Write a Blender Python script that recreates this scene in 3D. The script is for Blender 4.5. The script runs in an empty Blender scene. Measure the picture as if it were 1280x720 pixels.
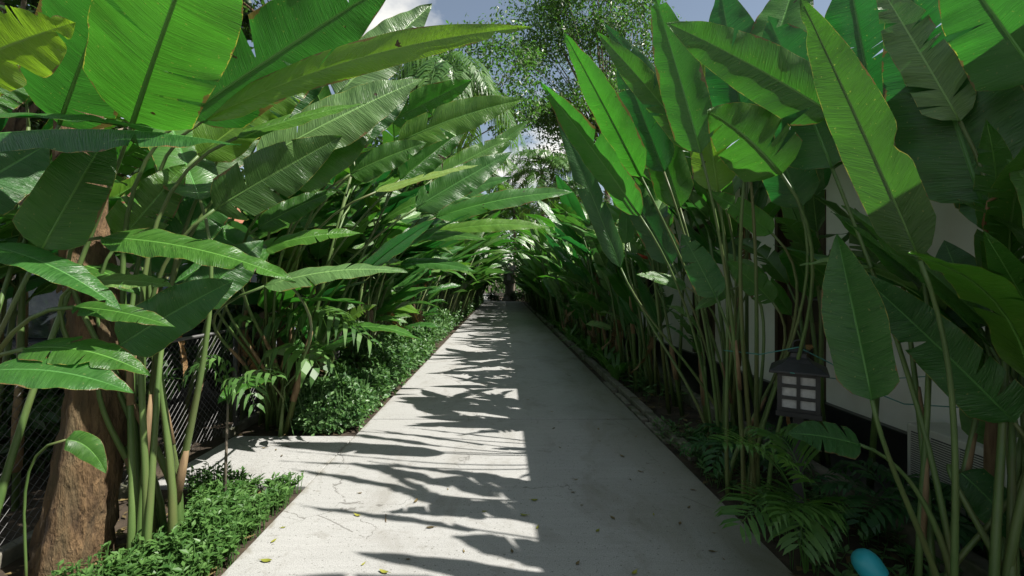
import bpy, math, random
from mathutils import Vector, Matrix
R = math.radians
scene = bpy.context.scene
col = scene.collection
random.seed(7)

# ------------------------------------------------------------------ camera
F, H, VX, VY = 569.0, 1.5, 628.0, 353.0           # focal (px of 1280), eye height, vanishing point
cam = bpy.data.cameras.new('camera')
cam.sensor_width = 36.0
cam.lens = F / 1280 * 36.0
cam.shift_x = (640 - VX) / 1280
cam.shift_y = -(360 - VY) / 1280
cam.clip_start = 0.05
cam.clip_end = 2000
co = bpy.data.objects.new('camera', cam)
co.location = (0, 0, H)
co.rotation_euler = (R(90), 0, 0)
col.objects.link(co)
scene.camera = co
EYE = Vector((0, 0, H))

def P(px, py, Y):
    """a point of the place at distance Y along the path, seen at (px, py)"""
    return Vector(((px - VX) / F * Y, Y, H - (py - VY) / F * Y))

# ------------------------------------------------------------------ materials
def new_mat(name):
    m = bpy.data.materials.new(name)
    m.use_nodes = True
    nt = m.node_tree
    for n in list(nt.nodes):
        nt.nodes.remove(n)
    out = nt.nodes.new('ShaderNodeOutputMaterial')
    return m, nt, out

class NT:
    def __init__(s, nt): s.nt = nt
    def n(s, typ, **kw):
        nd = s.nt.nodes.new(typ)
        for k, v in kw.items():
            if k.startswith('i_'):
                nd.inputs[k[2:].replace('_', ' ')].default_value = v
            else:
                setattr(nd, k, v)
        return nd
    def l(s, a, b): s.nt.links.new(a, b)
    def math(s, op, a, b=None, clamp=False):
        nd = s.nt.nodes.new('ShaderNodeMath'); nd.operation = op; nd.use_clamp = clamp
        for i, v in enumerate((a, b)):
            if v is None: continue
            if isinstance(v, (int, float)): nd.inputs[i].default_value = v
            else: s.l(v, nd.inputs[i])
        return nd.outputs[0]
    def mix(s, f, a, b, blend='MIX'):
        nd = s.nt.nodes.new('ShaderNodeMix'); nd.data_type = 'RGBA'; nd.blend_type = blend
        for sock, v in ((nd.inputs[0], f), (nd.inputs[6], a), (nd.inputs[7], b)):
            if isinstance(v, (int, float)): sock.default_value = v
            elif isinstance(v, tuple): sock.default_value = v if len(v) == 4 else v + (1,)
            else: s.l(v, sock)
        return nd.outputs[2]
    def ramp(s, f, stops):
        nd = s.nt.nodes.new('ShaderNodeValToRGB')
        cr = nd.color_ramp
        while len(cr.elements) < len(stops): cr.elements.new(0.5)
        for e, (p, c) in zip(cr.elements, stops):
            e.position = p; e.color = c if len(c) == 4 else tuple(c) + (1,)
        s.l(f, nd.inputs[0])
        return nd.outputs[0]
    def noise(s, vec, scale, detail=4, rough=0.55, dist=0.0, dim='3D'):
        nd = s.nt.nodes.new('ShaderNodeTexNoise'); nd.noise_dimensions = dim
        nd.inputs['Scale'].default_value = scale; nd.inputs['Detail'].default_value = detail
        nd.inputs['Roughness'].default_value = rough; nd.inputs['Distortion'].default_value = dist
        if vec is not None: s.l(vec, nd.inputs['W' if dim == '1D' else 'Vector'])
        return nd.outputs[0]
    def mapping(s, vec, scale=(1, 1, 1), loc=(0, 0, 0)):
        nd = s.nt.nodes.new('ShaderNodeMapping')
        nd.inputs['Scale'].default_value = scale; nd.inputs['Location'].default_value = loc
        s.l(vec, nd.inputs['Vector'])
        return nd.outputs[0]
    def bump(s, h, strength=0.3, dist=0.02):
        nd = s.nt.nodes.new('ShaderNodeBump')
        nd.inputs['Strength'].default_value = strength; nd.inputs['Distance'].default_value = dist
        s.l(h, nd.inputs['Height'])
        return nd.outputs[0]

def leaf_mat(name, dark, light, trans, rim, tmix=0.42, rough=0.30, veins=1.0, spots=0.0, vs=46.0):
    m, nt, out = new_mat(name); g = NT(nt)
    uv = g.n('ShaderNodeUVMap'); sep = g.n('ShaderNodeSeparateXYZ'); g.l(uv.outputs[0], sep.inputs[0])
    u, v = sep.outputs[0], sep.outputs[1]
    au = g.math('ABSOLUTE', g.math('SUBTRACT', g.math('MULTIPLY', u, 2.0), 1.0))
    info = g.n('ShaderNodeObjectInfo')
    rnd = info.outputs['Random']
    # lateral veins: lines of constant v (rows already sweep forward), fine and coarse
    cmb = g.n('ShaderNodeCombineXYZ')
    g.l(g.math('MULTIPLY', au, 0.6), cmb.inputs[0]); g.l(g.math('MULTIPLY', v, vs), cmb.inputs[1]); g.l(g.math('MULTIPLY', rnd, 37.0), cmb.inputs[2])
    vn = g.noise(cmb.outputs[0], 1.0, 3, 0.7)
    vf = g.noise(cmb.outputs[0], 4.0, 2, 0.6)
    vein = g.math('ADD', g.math('MULTIPLY', vn, 0.6), g.math('MULTIPLY', vf, 0.4))
    veinr = g.ramp(vein, [(0.38, (0, 0, 0)), (0.62, (1, 1, 1))])
    tc = g.n('ShaderNodeTexCoord')
    big = g.noise(tc.outputs['Object'], 3.0, 4, 0.6)
    bigr = g.ramp(big, [(0.35, (0, 0, 0)), (0.68, (1, 1, 1))])
    base = g.mix(bigr, dark, light)
    base = g.mix(g.math('MULTIPLY', veinr, 0.6 * veins), base, tuple(min(1, c * 1.7 + 0.01) for c in light))
    # each leaf its own age: a few yellower, a few darker
    age = g.ramp(rnd, [(0.0, (0.75, 0.8, 0.9)), (0.55, (1, 1, 1)), (0.85, (1.15, 1.08, 0.95)), (1.0, (1.55, 1.25, 0.9))])
    base = g.mix(1.0, base, age, 'MULTIPLY')
    tr = g.mix(g.math('MULTIPLY', veinr, 0.8 * veins), trans, tuple(c * 0.42 for c in trans))
    tr = g.mix(g.math('MULTIPLY', bigr, 0.35), tr, tuple(min(1, c * 1.5) for c in trans))
    tr = g.mix(1.0, tr, age, 'MULTIPLY')
    # margin: thin yellow rim, light passing through the edge set as colour
    edge_n = g.noise(cmb.outputs[0], 0.35, 3)
    edge = g.math('GREATER_THAN', g.math('ADD', au, g.math('MULTIPLY', edge_n, 0.11)), 1.045)
    base = g.mix(g.math('MULTIPLY', edge, 0.7), base, rim)
    tr = g.mix(g.math('MULTIPLY', edge, 0.7), tr, rim)
    # pale scuffs and specks
    sk = g.noise(tc.outputs['Object'], 75.0, 2, 0.5)
    skm = g.math('MULTIPLY', g.math('GREATER_THAN', sk, 0.71), 0.55)
    base = g.mix(skm, base, (0.22, 0.24, 0.09)); tr = g.mix(skm, tr, (0.3, 0.36, 0.05))
    # dead blotches
    sp = g.noise(tc.outputs['Object'], 9.0, 3, 0.6, 0.3)
    spm = g.math('GREATER_THAN', sp, 0.745 - spots)
    base = g.mix(spm, base, (0.055, 0.035, 0.014)); tr = g.mix(spm, tr, (0.03, 0.018, 0.006))
    # dry, browned stretches of the margin
    mg = g.noise(tc.outputs['Object'], 4.5, 5, 0.65)
    dry = g.math('GREATER_THAN', g.math('ADD', au, g.math('MULTIPLY', mg, 0.9)), 1.50 - spots * 2)
    base = g.mix(g.math('MULTIPLY', dry, 0.85), base, (0.20, 0.125, 0.045)); tr = g.mix(g.math('MULTIPLY', dry, 0.85), tr, (0.12, 0.07, 0.02))
    # midrib
    mid = g.math('LESS_THAN', au, 0.035)
    base = g.mix(mid, base, tuple(min(1, c * 2.2 + 0.03) for c in light)); tr = g.mix(mid, tr, tuple(c * 0.35 for c in trans))
    p = g.n('ShaderNodeBsdfPrincipled')
    g.l(base, p.inputs['Base Color'])
    rr = g.math('ADD', g.math('MULTIPLY', vn, 0.22), rough - 0.1)
    g.l(rr, p.inputs['Roughness'])
    p.inputs['Specular IOR Level'].default_value = 0.62
    hgt = g.math('ADD', g.math('MULTIPLY', vn, 0.8), g.math('MULTIPLY', vf, 0.5))
    bp = g.bump(hgt, 0.55, 0.010)
    g.l(bp, p.inputs['Normal'])
    t = g.n('ShaderNodeBsdfTranslucent'); g.l(tr, t.inputs['Color']); g.l(bp, t.inputs['Normal'])
    mx = g.n('ShaderNodeMixShader'); mx.inputs[0].default_value = tmix
    g.l(p.outputs[0], mx.inputs[1]); g.l(t.outputs[0], mx.inputs[2]); g.l(mx.outputs[0], out.inputs[0])
    return m

def simple(name, c1, c2, scale=8, rough=0.7, bump=0.3, bdist=0.02, stretch=(1, 1, 1), spec=0.4, metal=0.0, detail=6, coord='Object', c3=None):
    m, nt, out = new_mat(name); g = NT(nt)
    tc = g.n('ShaderNodeTexCoord')
    vec = g.mapping(tc.outputs[coord], stretch)
    n = g.noise(vec, scale, detail, 0.6)
    c = g.ramp(n, [(0.3, c1), (0.7, c2)])
    if c3:
        n2 = g.noise(vec, scale * 0.27, 4, 0.6)
        c = g.mix(g.ramp(n2, [(0.5, (0, 0, 0)), (0.66, (1, 1, 1))]), c, c3)
    p = g.n('ShaderNodeBsdfPrincipled')
    g.l(c, p.inputs['Base Color'])
    p.inputs['Roughness'].default_value = rough; p.inputs['Specular IOR Level'].default_value = spec
    p.inputs['Metallic'].default_value = metal
    if bump: g.l(g.bump(n, bump, bdist), p.inputs['Normal'])
    g.l(p.outputs[0], out.inputs[0])
    return m

def small_leaf(name, c1, c2, trans, tmix=0.35, rough=0.5, hue=True):
    """foliage of many small leaves: tint varies from leaf to leaf through the uv"""
    m, nt, out = new_mat(name); g = NT(nt)
    uv = g.n('ShaderNodeUVMap'); sep = g.n('ShaderNodeSeparateXYZ'); g.l(uv.outputs[0], sep.inputs[0])
    c = g.mix(sep.outputs[0], c1, c2)
    t_ = g.mix(sep.outputs[0], tuple(x * 0.6 for x in trans), tuple(min(1, x * 1.3) for x in trans))
    p = g.n('ShaderNodeBsdfPrincipled'); g.l(c, p.inputs['Base Color'])
    p.inputs['Roughness'].default_value = rough; p.inputs['Specular IOR Level'].default_value = 0.4
    t = g.n('ShaderNodeBsdfTranslucent'); g.l(t_, t.inputs['Color'])
    mx = g.n('ShaderNodeMixShader'); mx.inputs[0].default_value = tmix
    g.l(p.outputs[0], mx.inputs[1]); g.l(t.outputs[0], mx.inputs[2]); g.l(mx.outputs[0], out.inputs[0])
    return m

M = {}
RIM = (0.36, 0.32, 0.06)
M['leaf'] = leaf_mat('heliconia leaf', (0.030, 0.095, 0.013), (0.060, 0.165, 0.019), (0.050, 0.235, 0.018), RIM)
M['leaf_deep'] = leaf_mat('heliconia leaf deep', (0.024, 0.090, 0.017), (0.042, 0.140, 0.023), (0.020, 0.17, 0.024), RIM)
M['leaf_lime'] = leaf_mat('heliconia leaf lime', (0.07, 0.16, 0.015), (0.11, 0.22, 0.02), (0.24, 0.50, 0.025), (0.5, 0.42, 0.06), spots=0.025)
M['leaf_big'] = leaf_mat('heliconia leaf bright', (0.032, 0.12, 0.015), (0.056, 0.18, 0.022), (0.048, 0.26, 0.022), (0.45, 0.42, 0.06), spots=0.035, vs=80)
M['leaf_sheen'] = leaf_mat('heliconia leaf painted sheen', (0.06, 0.125, 0.035), (0.10, 0.19, 0.05), (0.05, 0.22, 0.03), RIM, tmix=0.25, rough=0.34)  # sheen of sun and sky put into a paler leaf colour
M['leaf_under'] = leaf_mat('heliconia leaf olive', (0.038, 0.095, 0.016), (0.06, 0.14, 0.022), (0.055, 0.19, 0.015), RIM, tmix=0.45)
M['strap'] = leaf_mat('strap leaf', (0.04, 0.11, 0.02), (0.07, 0.16, 0.03), (0.10, 0.32, 0.03), RIM, tmix=0.35, vs=5)
M['stem'] = simple('heliconia stem', (0.045, 0.095, 0.022), (0.11, 0.17, 0.05), 5, 0.45, 0.2, 0.004, (3, 3, 0.35), c3=(0.10, 0.11, 0.038))
M['stem_dry'] = simple('dry sheath', (0.10, 0.062, 0.032), (0.24, 0.17, 0.085), 7, 0.8, 0.3, 0.004, (4, 4, 0.5))
M['bract'] = simple('red bract', (0.22, 0.03, 0.015), (0.38, 0.07, 0.03), 20, 0.5, 0.1)
M['stalk_red'] = simple('red yellow stalk', (0.15, 0.04, 0.02), (0.24, 0.17, 0.05), 2.5, 0.5, 0.1)
M['hedge'] = small_leaf('hedge leaf', (0.03, 0.09, 0.022), (0.11, 0.21, 0.065), (0.09, 0.24, 0.03), 0.25, 0.42)
M['cover'] = small_leaf('ground cover leaf', (0.035, 0.10, 0.02), (0.10, 0.20, 0.05), (0.12, 0.28, 0.04), 0.3, 0.45)
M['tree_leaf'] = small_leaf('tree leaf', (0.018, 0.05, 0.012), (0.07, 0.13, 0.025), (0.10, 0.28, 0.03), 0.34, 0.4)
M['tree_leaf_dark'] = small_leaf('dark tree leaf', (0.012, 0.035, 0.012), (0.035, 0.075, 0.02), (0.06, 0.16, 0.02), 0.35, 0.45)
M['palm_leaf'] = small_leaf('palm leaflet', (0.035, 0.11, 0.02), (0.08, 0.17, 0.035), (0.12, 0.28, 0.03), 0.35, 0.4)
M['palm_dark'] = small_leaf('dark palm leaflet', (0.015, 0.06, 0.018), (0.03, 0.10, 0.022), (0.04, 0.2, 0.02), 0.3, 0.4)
M['bark'] = simple('bark', (0.04, 0.023, 0.012), (0.24, 0.15, 0.07), 11, 0.9, 1.0, 0.10, (2.2, 2.2, 0.5), detail=12, c3=(0.12, 0.09, 0.045))
M['bark_grey'] = simple('grey bark', (0.10, 0.085, 0.065), (0.24, 0.20, 0.15), 12, 0.9, 0.6, 0.02, (1, 1, 0.4))
M['soil'] = simple('soil', (0.018, 0.013, 0.009), (0.075, 0.055, 0.035), 6, 0.95, 0.8, 0.04, detail=10, c3=(0.05, 0.035, 0.02))
M['kerb'] = simple('mossy kerb', (0.09, 0.085, 0.065), (0.22, 0.2, 0.16), 9, 0.85, 0.5, 0.01, c3=(0.06, 0.07, 0.03))
M['plaster'] = simple('white plaster', (0.74, 0.73, 0.69), (0.82, 0.81, 0.77), 2.5, 0.8, 0.08, 0.004, c3=(0.60, 0.58, 0.51))
M['plaster_blue'] = simple('pale blue plaster', (0.34, 0.38, 0.44), (0.42, 0.46, 0.52), 2, 0.8, 0.08, 0.004)
M['wood'] = simple('dark wood', (0.035, 0.022, 0.013), (0.075, 0.048, 0.028), 5, 0.5, 0.25, 0.004, (6, 6, 0.6))
M['wood_deep'] = simple('dark wood shade', (0.02, 0.013, 0.009), (0.04, 0.026, 0.016), 5, 0.55, 0.2, 0.004, (6, 6, 0.6))
M['plinth'] = simple('black tiled plinth', (0.010, 0.010, 0.011), (0.028, 0.028, 0.028), 4, 0.28, 0.1, 0.003)
M['black_metal'] = simple('black metal', (0.008, 0.009, 0.009), (0.022, 0.023, 0.022), 20, 0.5, 0.15, 0.002, spec=0.5)
M['galv'] = simple('galvanised wire', (0.09, 0.09, 0.088), (0.17, 0.17, 0.165), 12, 0.55, 0.1, 0.002, metal=0.6)
M['frost'] = simple('frosted pane', (0.30, 0.30, 0.285), (0.46, 0.46, 0.44), 30, 0.4, 0.05, 0.002)
M['ac'] = simple('off white sheet metal', (0.42, 0.42, 0.37), (0.52, 0.52, 0.46), 3, 0.5, 0.03, 0.002)
M['ac_dark'] = simple('dark fins', (0.02, 0.022, 0.02), (0.05, 0.052, 0.05), 20, 0.6, 0.1, 0.002)
M['white'] = simple('white label', (0.72, 0.73, 0.7), (0.8, 0.8, 0.78), 9, 0.5, 0)
M['black'] = simple('black print', (0.012, 0.012, 0.012), (0.02, 0.02, 0.02), 9, 0.6, 0)
M['cyan'] = simple('turquoise plastic', (0.02, 0.29, 0.34), (0.03, 0.36, 0.42), 6, 0.4, 0.03)
M['cord'] = simple('teal cord', (0.03, 0.16, 0.14), (0.06, 0.24, 0.2), 10, 0.5, 0)
M['tile'] = simple('terracotta tile', (0.20, 0.075, 0.04), (0.34, 0.14, 0.075), 3, 0.8, 0.4, 0.02, c3=(0.16, 0.09, 0.06))
M['stone'] = simple('grey stone', (0.10, 0.095, 0.08), (0.22, 0.21, 0.18), 9, 0.85, 0.5, 0.02, c3=(0.12, 0.12, 0.08))
M['car_paint'] = simple('silver paint', (0.10, 0.11, 0.125), (0.13, 0.14, 0.155), 3, 0.25, 0, metal=0.5, spec=0.6)
M['tyre'] = simple('tyre rubber', (0.012, 0.012, 0.012), (0.03, 0.03, 0.03), 20, 0.85, 0.1)
M['glass'] = simple('dark glass', (0.012, 0.015, 0.018), (0.02, 0.024, 0.028), 3, 0.06, 0, spec=0.8)
M['lamp_red'] = simple('red lens', (0.3, 0.01, 0.01), (0.4, 0.02, 0.02), 3, 0.2, 0)
M['dry'] = small_leaf('fallen brown leaf', (0.06, 0.045, 0.02), (0.20, 0.15, 0.06), (0.08, 0.05, 0.02), 0.15, 0.7)
M['dry_yellow'] = small_leaf('fallen yellow leaf', (0.20, 0.22, 0.03), (0.34, 0.32, 0.05), (0.2, 0.2, 0.02), 0.2, 0.6)

PXL_ = -1.443
def concrete():
    m, nt, out = new_mat('brushed concrete'); g = NT(nt)
    tc = g.n('ShaderNodeTexCoord'); ob = tc.outputs['Object']
    big = g.noise(ob, 0.9, 6, 0.6)
    c = g.ramp(big, [(0.28, (0.24, 0.24, 0.232)), (0.72, (0.345, 0.345, 0.335))])
    brush = g.noise(g.mapping(ob, (1.6, 26, 1)), 1.0, 6, 0.7)
    c = g.mix(0.28, c, g.ramp(brush, [(0.3, (0.27, 0.27, 0.25)), (0.7, (0.52, 0.515, 0.50))]))
    fine = g.noise(ob, 160, 3, 0.7)
    c = g.mix(0.42, c, g.ramp(fine, [(0.36, (0.13, 0.13, 0.12)), (0.60, (0.42, 0.42, 0.40))]))
    pit = g.noise(ob, 52, 2, 0.5)
    pm = g.math('GREATER_THAN', pit, 0.665)
    c = g.mix(g.math('MULTIPLY', pm, 0.65), c, (0.10, 0.095, 0.085))
    st = g.noise(g.mapping(ob, (1.2, 0.6, 1)), 1.7, 7, 0.65, 0.6)
    c = g.mix(g.ramp(st, [(0.52, (0, 0, 0)), (0.75, (0.75, 0.75, 0.75))]), c, (0.19, 0.18, 0.155))
    crk = g.n('ShaderNodeTexVoronoi'); crk.feature = 'DISTANCE_TO_EDGE'; crk.inputs['Scale'].default_value = 0.55
    wv_ = g.noise(ob, 3.0, 5, 0.6)
    ad = g.n('ShaderNodeVectorMath'); ad.operation = 'ADD'; g.l(ob, ad.inputs[0])
    cb = g.n('ShaderNodeCombineXYZ'); g.l(g.math('MULTIPLY', wv_, 0.5), cb.inputs[0]); g.l(g.math('MULTIPLY', wv_, -0.4), cb.inputs[1]); g.l(cb.outputs[0], ad.inputs[1])
    g.l(ad.outputs[0], crk.inputs['Vector'])
    ckm = g.math('MULTIPLY', g.math('LESS_THAN', crk.outputs['Distance'], 0.0022), g.math('GREATER_THAN', big, 0.52))
    c = g.mix(g.math('MULTIPLY', ckm, 0.6), c, (0.09, 0.085, 0.075))
    # tide marks of dirt and old leaf prints
    bl = g.noise(ob, 6.5, 4, 0.6, 0.8)
    c = g.mix(g.ramp(bl, [(0.60, (0, 0, 0)), (0.72, (0.45, 0.45, 0.45))]), c, (0.16, 0.15, 0.125))
    # algae film along the damp right-hand margin
    sp = g.n('ShaderNodeSeparateXYZ'); g.l(ob, sp.inputs[0])
    mg = g.math('ADD', sp.outputs[0], g.math('MULTIPLY', st, 0.9))
    c = g.mix(g.ramp(g.math('MULTIPLY', g.math('SUBTRACT', mg, 1.1), 1.1), [(0.0, (0, 0, 0)), (1.0, (0.75, 0.75, 0.75))]), c, (0.13, 0.125, 0.075))
    le = g.math('ADD', g.math('MULTIPLY', g.math('ABSOLUTE', g.math('SUBTRACT', sp.outputs[0], PXL_)), 6.5), g.math('MULTIPLY', bl, 1.6))
    c = g.mix(g.ramp(le, [(0.55, (0.7, 0.7, 0.7)), (1.0, (0, 0, 0))]), c, (0.15, 0.135, 0.095))
    p = g.n('ShaderNodeBsdfPrincipled'); g.l(c, p.inputs['Base Color'])
    p.inputs['Roughness'].default_value = 0.82; p.inputs['Specular IOR Level'].default_value = 0.3
    h = g.math('ADD', g.math('MULTIPLY', brush, 0.6), g.math('MULTIPLY', fine, 0.5))
    g.l(g.bump(h, 0.6, 0.008), p.inputs['Normal'])
    g.l(p.outputs[0], out.inputs[0])
    return m
M['concrete'] = concrete()

# ------------------------------------------------------------------ mesh helpers
class MB:
    def __init__(s): s.v = []; s.f = []; s.uv = []
    def add(s, pts, faces, uvs=None):
        o = len(s.v)
        s.v.extend([tuple(p) for p in pts])
        s.uv.extend(uvs if uvs else [(0.5, 0.5)] * len(pts))
        s.f.extend([tuple(i + o for i in f) for f in faces])
    def box(s, x0, x1, y0, y1, z0, z1):
        s.add([(x0, y0, z0), (x1, y0, z0), (x1, y1, z0), (x0, y1, z0), (x0, y0, z1), (x1, y0, z1), (x1, y1, z1), (x0, y1, z1)],
              [(0, 3, 2, 1), (4, 5, 6, 7), (0, 1, 5, 4), (1, 2, 6, 5), (2, 3, 7, 6), (3, 0, 4, 7)])
    def tube(s, pts, rad, n=6, caps=True, squash=1.0):
        pts = [Vector(p) for p in pts]
        if isinstance(rad, (int, float)): rad = [rad] * len(pts)
        rings = []; prev = None
        for i, p in enumerate(pts):
            t = (pts[min(i + 1, len(pts) - 1)] - pts[max(i - 1, 0)])
            if t.length < 1e-9: t = Vector((0, 0, 1))
            t.normalize()
            a = prev if prev is not None else (Vector((1, 0, 0)) if abs(t.x) < 0.8 else Vector((0, 1, 0)))
            a = (a - t * a.dot(t)).normalized(); prev = a
            b = t.cross(a)
            rings.append([p + (a * math.cos(2 * math.pi * k / n) + b * math.sin(2 * math.pi * k / n) * squash) * rad[i] for k in range(n)])
        v = [q for r_ in rings for q in r_]
        f = []
        for i in range(len(rings) - 1):
            for k in range(n):
                f.append((i * n + k, i * n + (k + 1) % n, (i + 1) * n + (k + 1) % n, (i + 1) * n + k))
        if caps:
            f.append(tuple(range(n - 1, -1, -1))); f.append(tuple((len(rings) - 1) * n + k for k in range(n)))
        s.add(v, f)
    def lathe(s, c, prof, n=24):
        c = Vector(c); v = []; f = []
        for r_, z in prof:
            for k in range(n):
                a = 2 * math.pi * k / n
                v.append(c + Vector((math.cos(a) * r_, math.sin(a) * r_, z)))
        for i in range(len(prof) - 1):
            for k in range(n):
                f.append((i * n + k, i * n + (k + 1) % n, (i + 1) * n + (k + 1) % n, (i + 1) * n + k))
        f.append(tuple(range(n - 1, -1, -1))); f.append(tuple((len(prof) - 1) * n + k for k in range(n)))
        s.add(v, f)
    def mesh(s, name, mat, smooth=False):
        me = bpy.data.meshes.new(name)
        me.from_pydata(s.v, [], s.f)
        me.materials.append(M[mat])
        lay = me.uv_layers.new(name='UVMap')
        idx = [0] * len(me.loops)
        me.loops.foreach_get('vertex_index', idx)
        flat = [c for i in idx for c in s.uv[i]]
        lay.data.foreach_set('uv', flat)
        if smooth: me.polygons.foreach_set('use_smooth', [True] * len(me.polygons))
        me.update()
        return me
    def build(s, name, mat, parent=None, smooth=False, bevel=0.0):
        o = bpy.data.objects.new(name, s.mesh(name, mat, smooth))
        col.objects.link(o)
        if parent is not None:
            o.parent = parent
            o.matrix_parent_inverse = parent.matrix_basis.inverted()
        if bevel:
            b = o.modifiers.new('bevel', 'BEVEL'); b.width = bevel; b.segments = 2; b.limit_method = 'ANGLE'
        return o

def tag(o, label=None, cat=None, group=None, kind=None):
    if label: o['label'] = label
    if cat: o['category'] = cat
    if group: o['group'] = group
    if kind: o['kind'] = kind
    return o
def empty(name, loc, label, cat, group=None):
    o = bpy.data.objects.new(name, None); col.objects.link(o)
    o.location = loc; o.empty_display_size = 0.1
    return tag(o, label, cat, group)

def bez(p0, p1, p2, t):
    return p0 * (1 - t) ** 2 + p1 * (2 * t * (1 - t)) + p2 * t * t
def dbez(p0, p1, p2, t):
    d = (p1 - p0) * (2 * (1 - t)) + (p2 - p1) * (2 * t)
    return d.normalized() if d.length > 1e-9 else Vector((0, 0, 1))
def cub(a, b, c, d, t):
    return a * (1 - t) ** 3 + b * (3 * t * (1 - t) ** 2) + c * (3 * t * t * (1 - t)) + d * t ** 3

def blade(mb, p0, p1, p2, W, nref, rng, fold=0.25, droop=0.25, wave=0.03, tears=0, nv=26, nu=5, base=0.10, tipstart=0.5, twist=0.0, bite=0):
    """a big paddle leaf: midrib p0-p1-p2, full width W, upper face towards nref"""
    ph = rng.uniform(0, 6.28); ph2 = rng.uniform(0, 6.28)
    for side in (-1, 1):
        cuts = sorted(rng.sample(range(3, nv - 3), min(tears, nv - 8))) if tears else []
        rows = []
        f_ = fold * rng.uniform(0.7, 1.3)
        bites = [(rng.uniform(0.2, 0.9), rng.uniform(0.04, 0.12)) for _ in range(bite)]
        def row(v, gap=0.0):
            pts = []; uvs = []
            for k in range(nu + 1):
                s_ = k / nu
                t = v + 0.11 * s_ * (1 - v) * min(1, v * 6) + gap * max(0, s_ - 0.15)
                t = min(max(t, 0.0), 1.0)
                wv = min(1.0, (t / base)) ** 0.55 if t < base else 1.0
                if t > tipstart:
                    q = (t - tipstart) / (1 - tipstart)
                    wv *= max(0.0, 1 - q ** 1.75) ** 0.95
                wv *= 1 + 0.035 * math.sin(9 * v + ph) 
                for bc, bw in bites:
                    wv *= 1 - 0.35 * math.exp(-((v - bc) / (bw * 0.35)) ** 2)
                c = bez(p0, p1, p2, t); T = dbez(p0, p1, p2, t)
                N = nref - T * nref.dot(T)
                if N.length < 1e-6: N = Vector((0.1, 0.2, 1)) - T * T.z
                N.normalize()
                if twist:
                    N = Matrix.Rotation(twist * (t - 0.3), 3, T) @ N
                S = T.cross(N)
                hw = W / 2 * wv * s_
                off = hw * f_ - droop * hw * hw / (W / 2) * 1.15
                off += wave * W * s_ * s_ * math.sin(v * 17 + ph + side) + 0.5 * wave * W * s_ * math.sin(v * 41 + ph2)
                pts.append(c + S * (side * hw) + N * off)
                uvs.append((0.5 + side * 0.5 * s_, v))
            return pts, uvs
        i = 0
        seg = []
        for i in range(nv + 1):
            v = i / nv
            if i in cuts:
                gp = rng.uniform(0.005, 0.035)
                seg.append(row(v, -gp)); rows.append(seg); seg = [row(v, gp)]
            else:
                seg.append(row(v))
        rows.append(seg)
        for seg in rows:
            pts = [p for r_ in seg for p in r_[0]]; uvs = [q for r_ in seg for q in r_[1]]
            fs = []
            m_ = nu + 1
            for a in range(len(seg) - 1):
                for b in range(nu):
                    q = (a * m_ + b, a * m_ + b + 1, (a + 1) * m_ + b + 1, (a + 1) * m_ + b)
                    fs.append(q if side > 0 else q[::-1])
            mb.add(pts, fs, uvs)
    # midrib ridge on the under side
    n = 8
    pts = []; rad = []
    for k in range(n + 1):
        t = k / n * 0.96
        T = dbez(p0, p1, p2, t); N = nref - T * nref.dot(T); N.normalize()
        pts.append(bez(p0, p1, p2, t) - N * W * 0.012); rad.append(W * 0.028 * (1 - t * 0.85))
    o = len(mb.v)
    mb.tube(pts, rad, 5)
    for k in range(o, len(mb.v)): mb.uv[k] = (0.5, 0.5)

# ------------------------------------------------------------------ setting
def struct(mb, name, mat, **kw):
    o = mb.build(name, mat, **kw); o['kind'] = 'structure'; return o

def grid_sheet(x0, x1, y0, y1, nx, ny, zf):
    mb = MB(); v = []; f = []
    for j in range(ny + 1):
        for i in range(nx + 1):
            x = x0 + (x1 - x0) * i / nx; y = y0 + (y1 - y0) * j / ny
            v.append((x, y, zf(x, y)))
    for j in range(ny):
        for i in range(nx):
            a = j * (nx + 1) + i
            f.append((a, a + 1, a + nx + 2, a + nx + 1))
    mb.add(v, f); return mb

g_ = MB()
g_.add([(-300, -60, -0.03), (300, -60, -0.03), (300, 600, -0.03), (-300, 600, -0.03)], [(0, 1, 2, 3)])
struct(g_, 'ground', 'soil')
PXL, PXR = -1.443, 1.50
# slabs with open joints between them
pm = MB()
ys = [-4.0, 5.0, 9.0, 13.5, 18, 22.5, 27, 31.5, 36.2]
for a, b in zip(ys[:-1], ys[1:]):
    pm.box(PXL, PXR, a + 0.010, b - 0.010, -0.25, 0.0)
pm.box(PXL, PXR, -4, 36.2, -0.26, -0.02)
struct(pm, 'path', 'concrete', bevel=0.006)
sm_ = MB()
sm_.box(-2.62, PXL - 0.008, 3.36, 4.46, -0.25, -0.004)
struct(sm_, 'side_path', 'concrete', bevel=0.006)
fm = MB(); fm.box(-5.5, 0.35, 36.21, 38.4, -0.25, -0.004); fm.box(-5.5, -1.0, 38.41, 60, -0.25, -0.004)
struct(fm, 'crossing_path', 'concrete', bevel=0.006)
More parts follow.
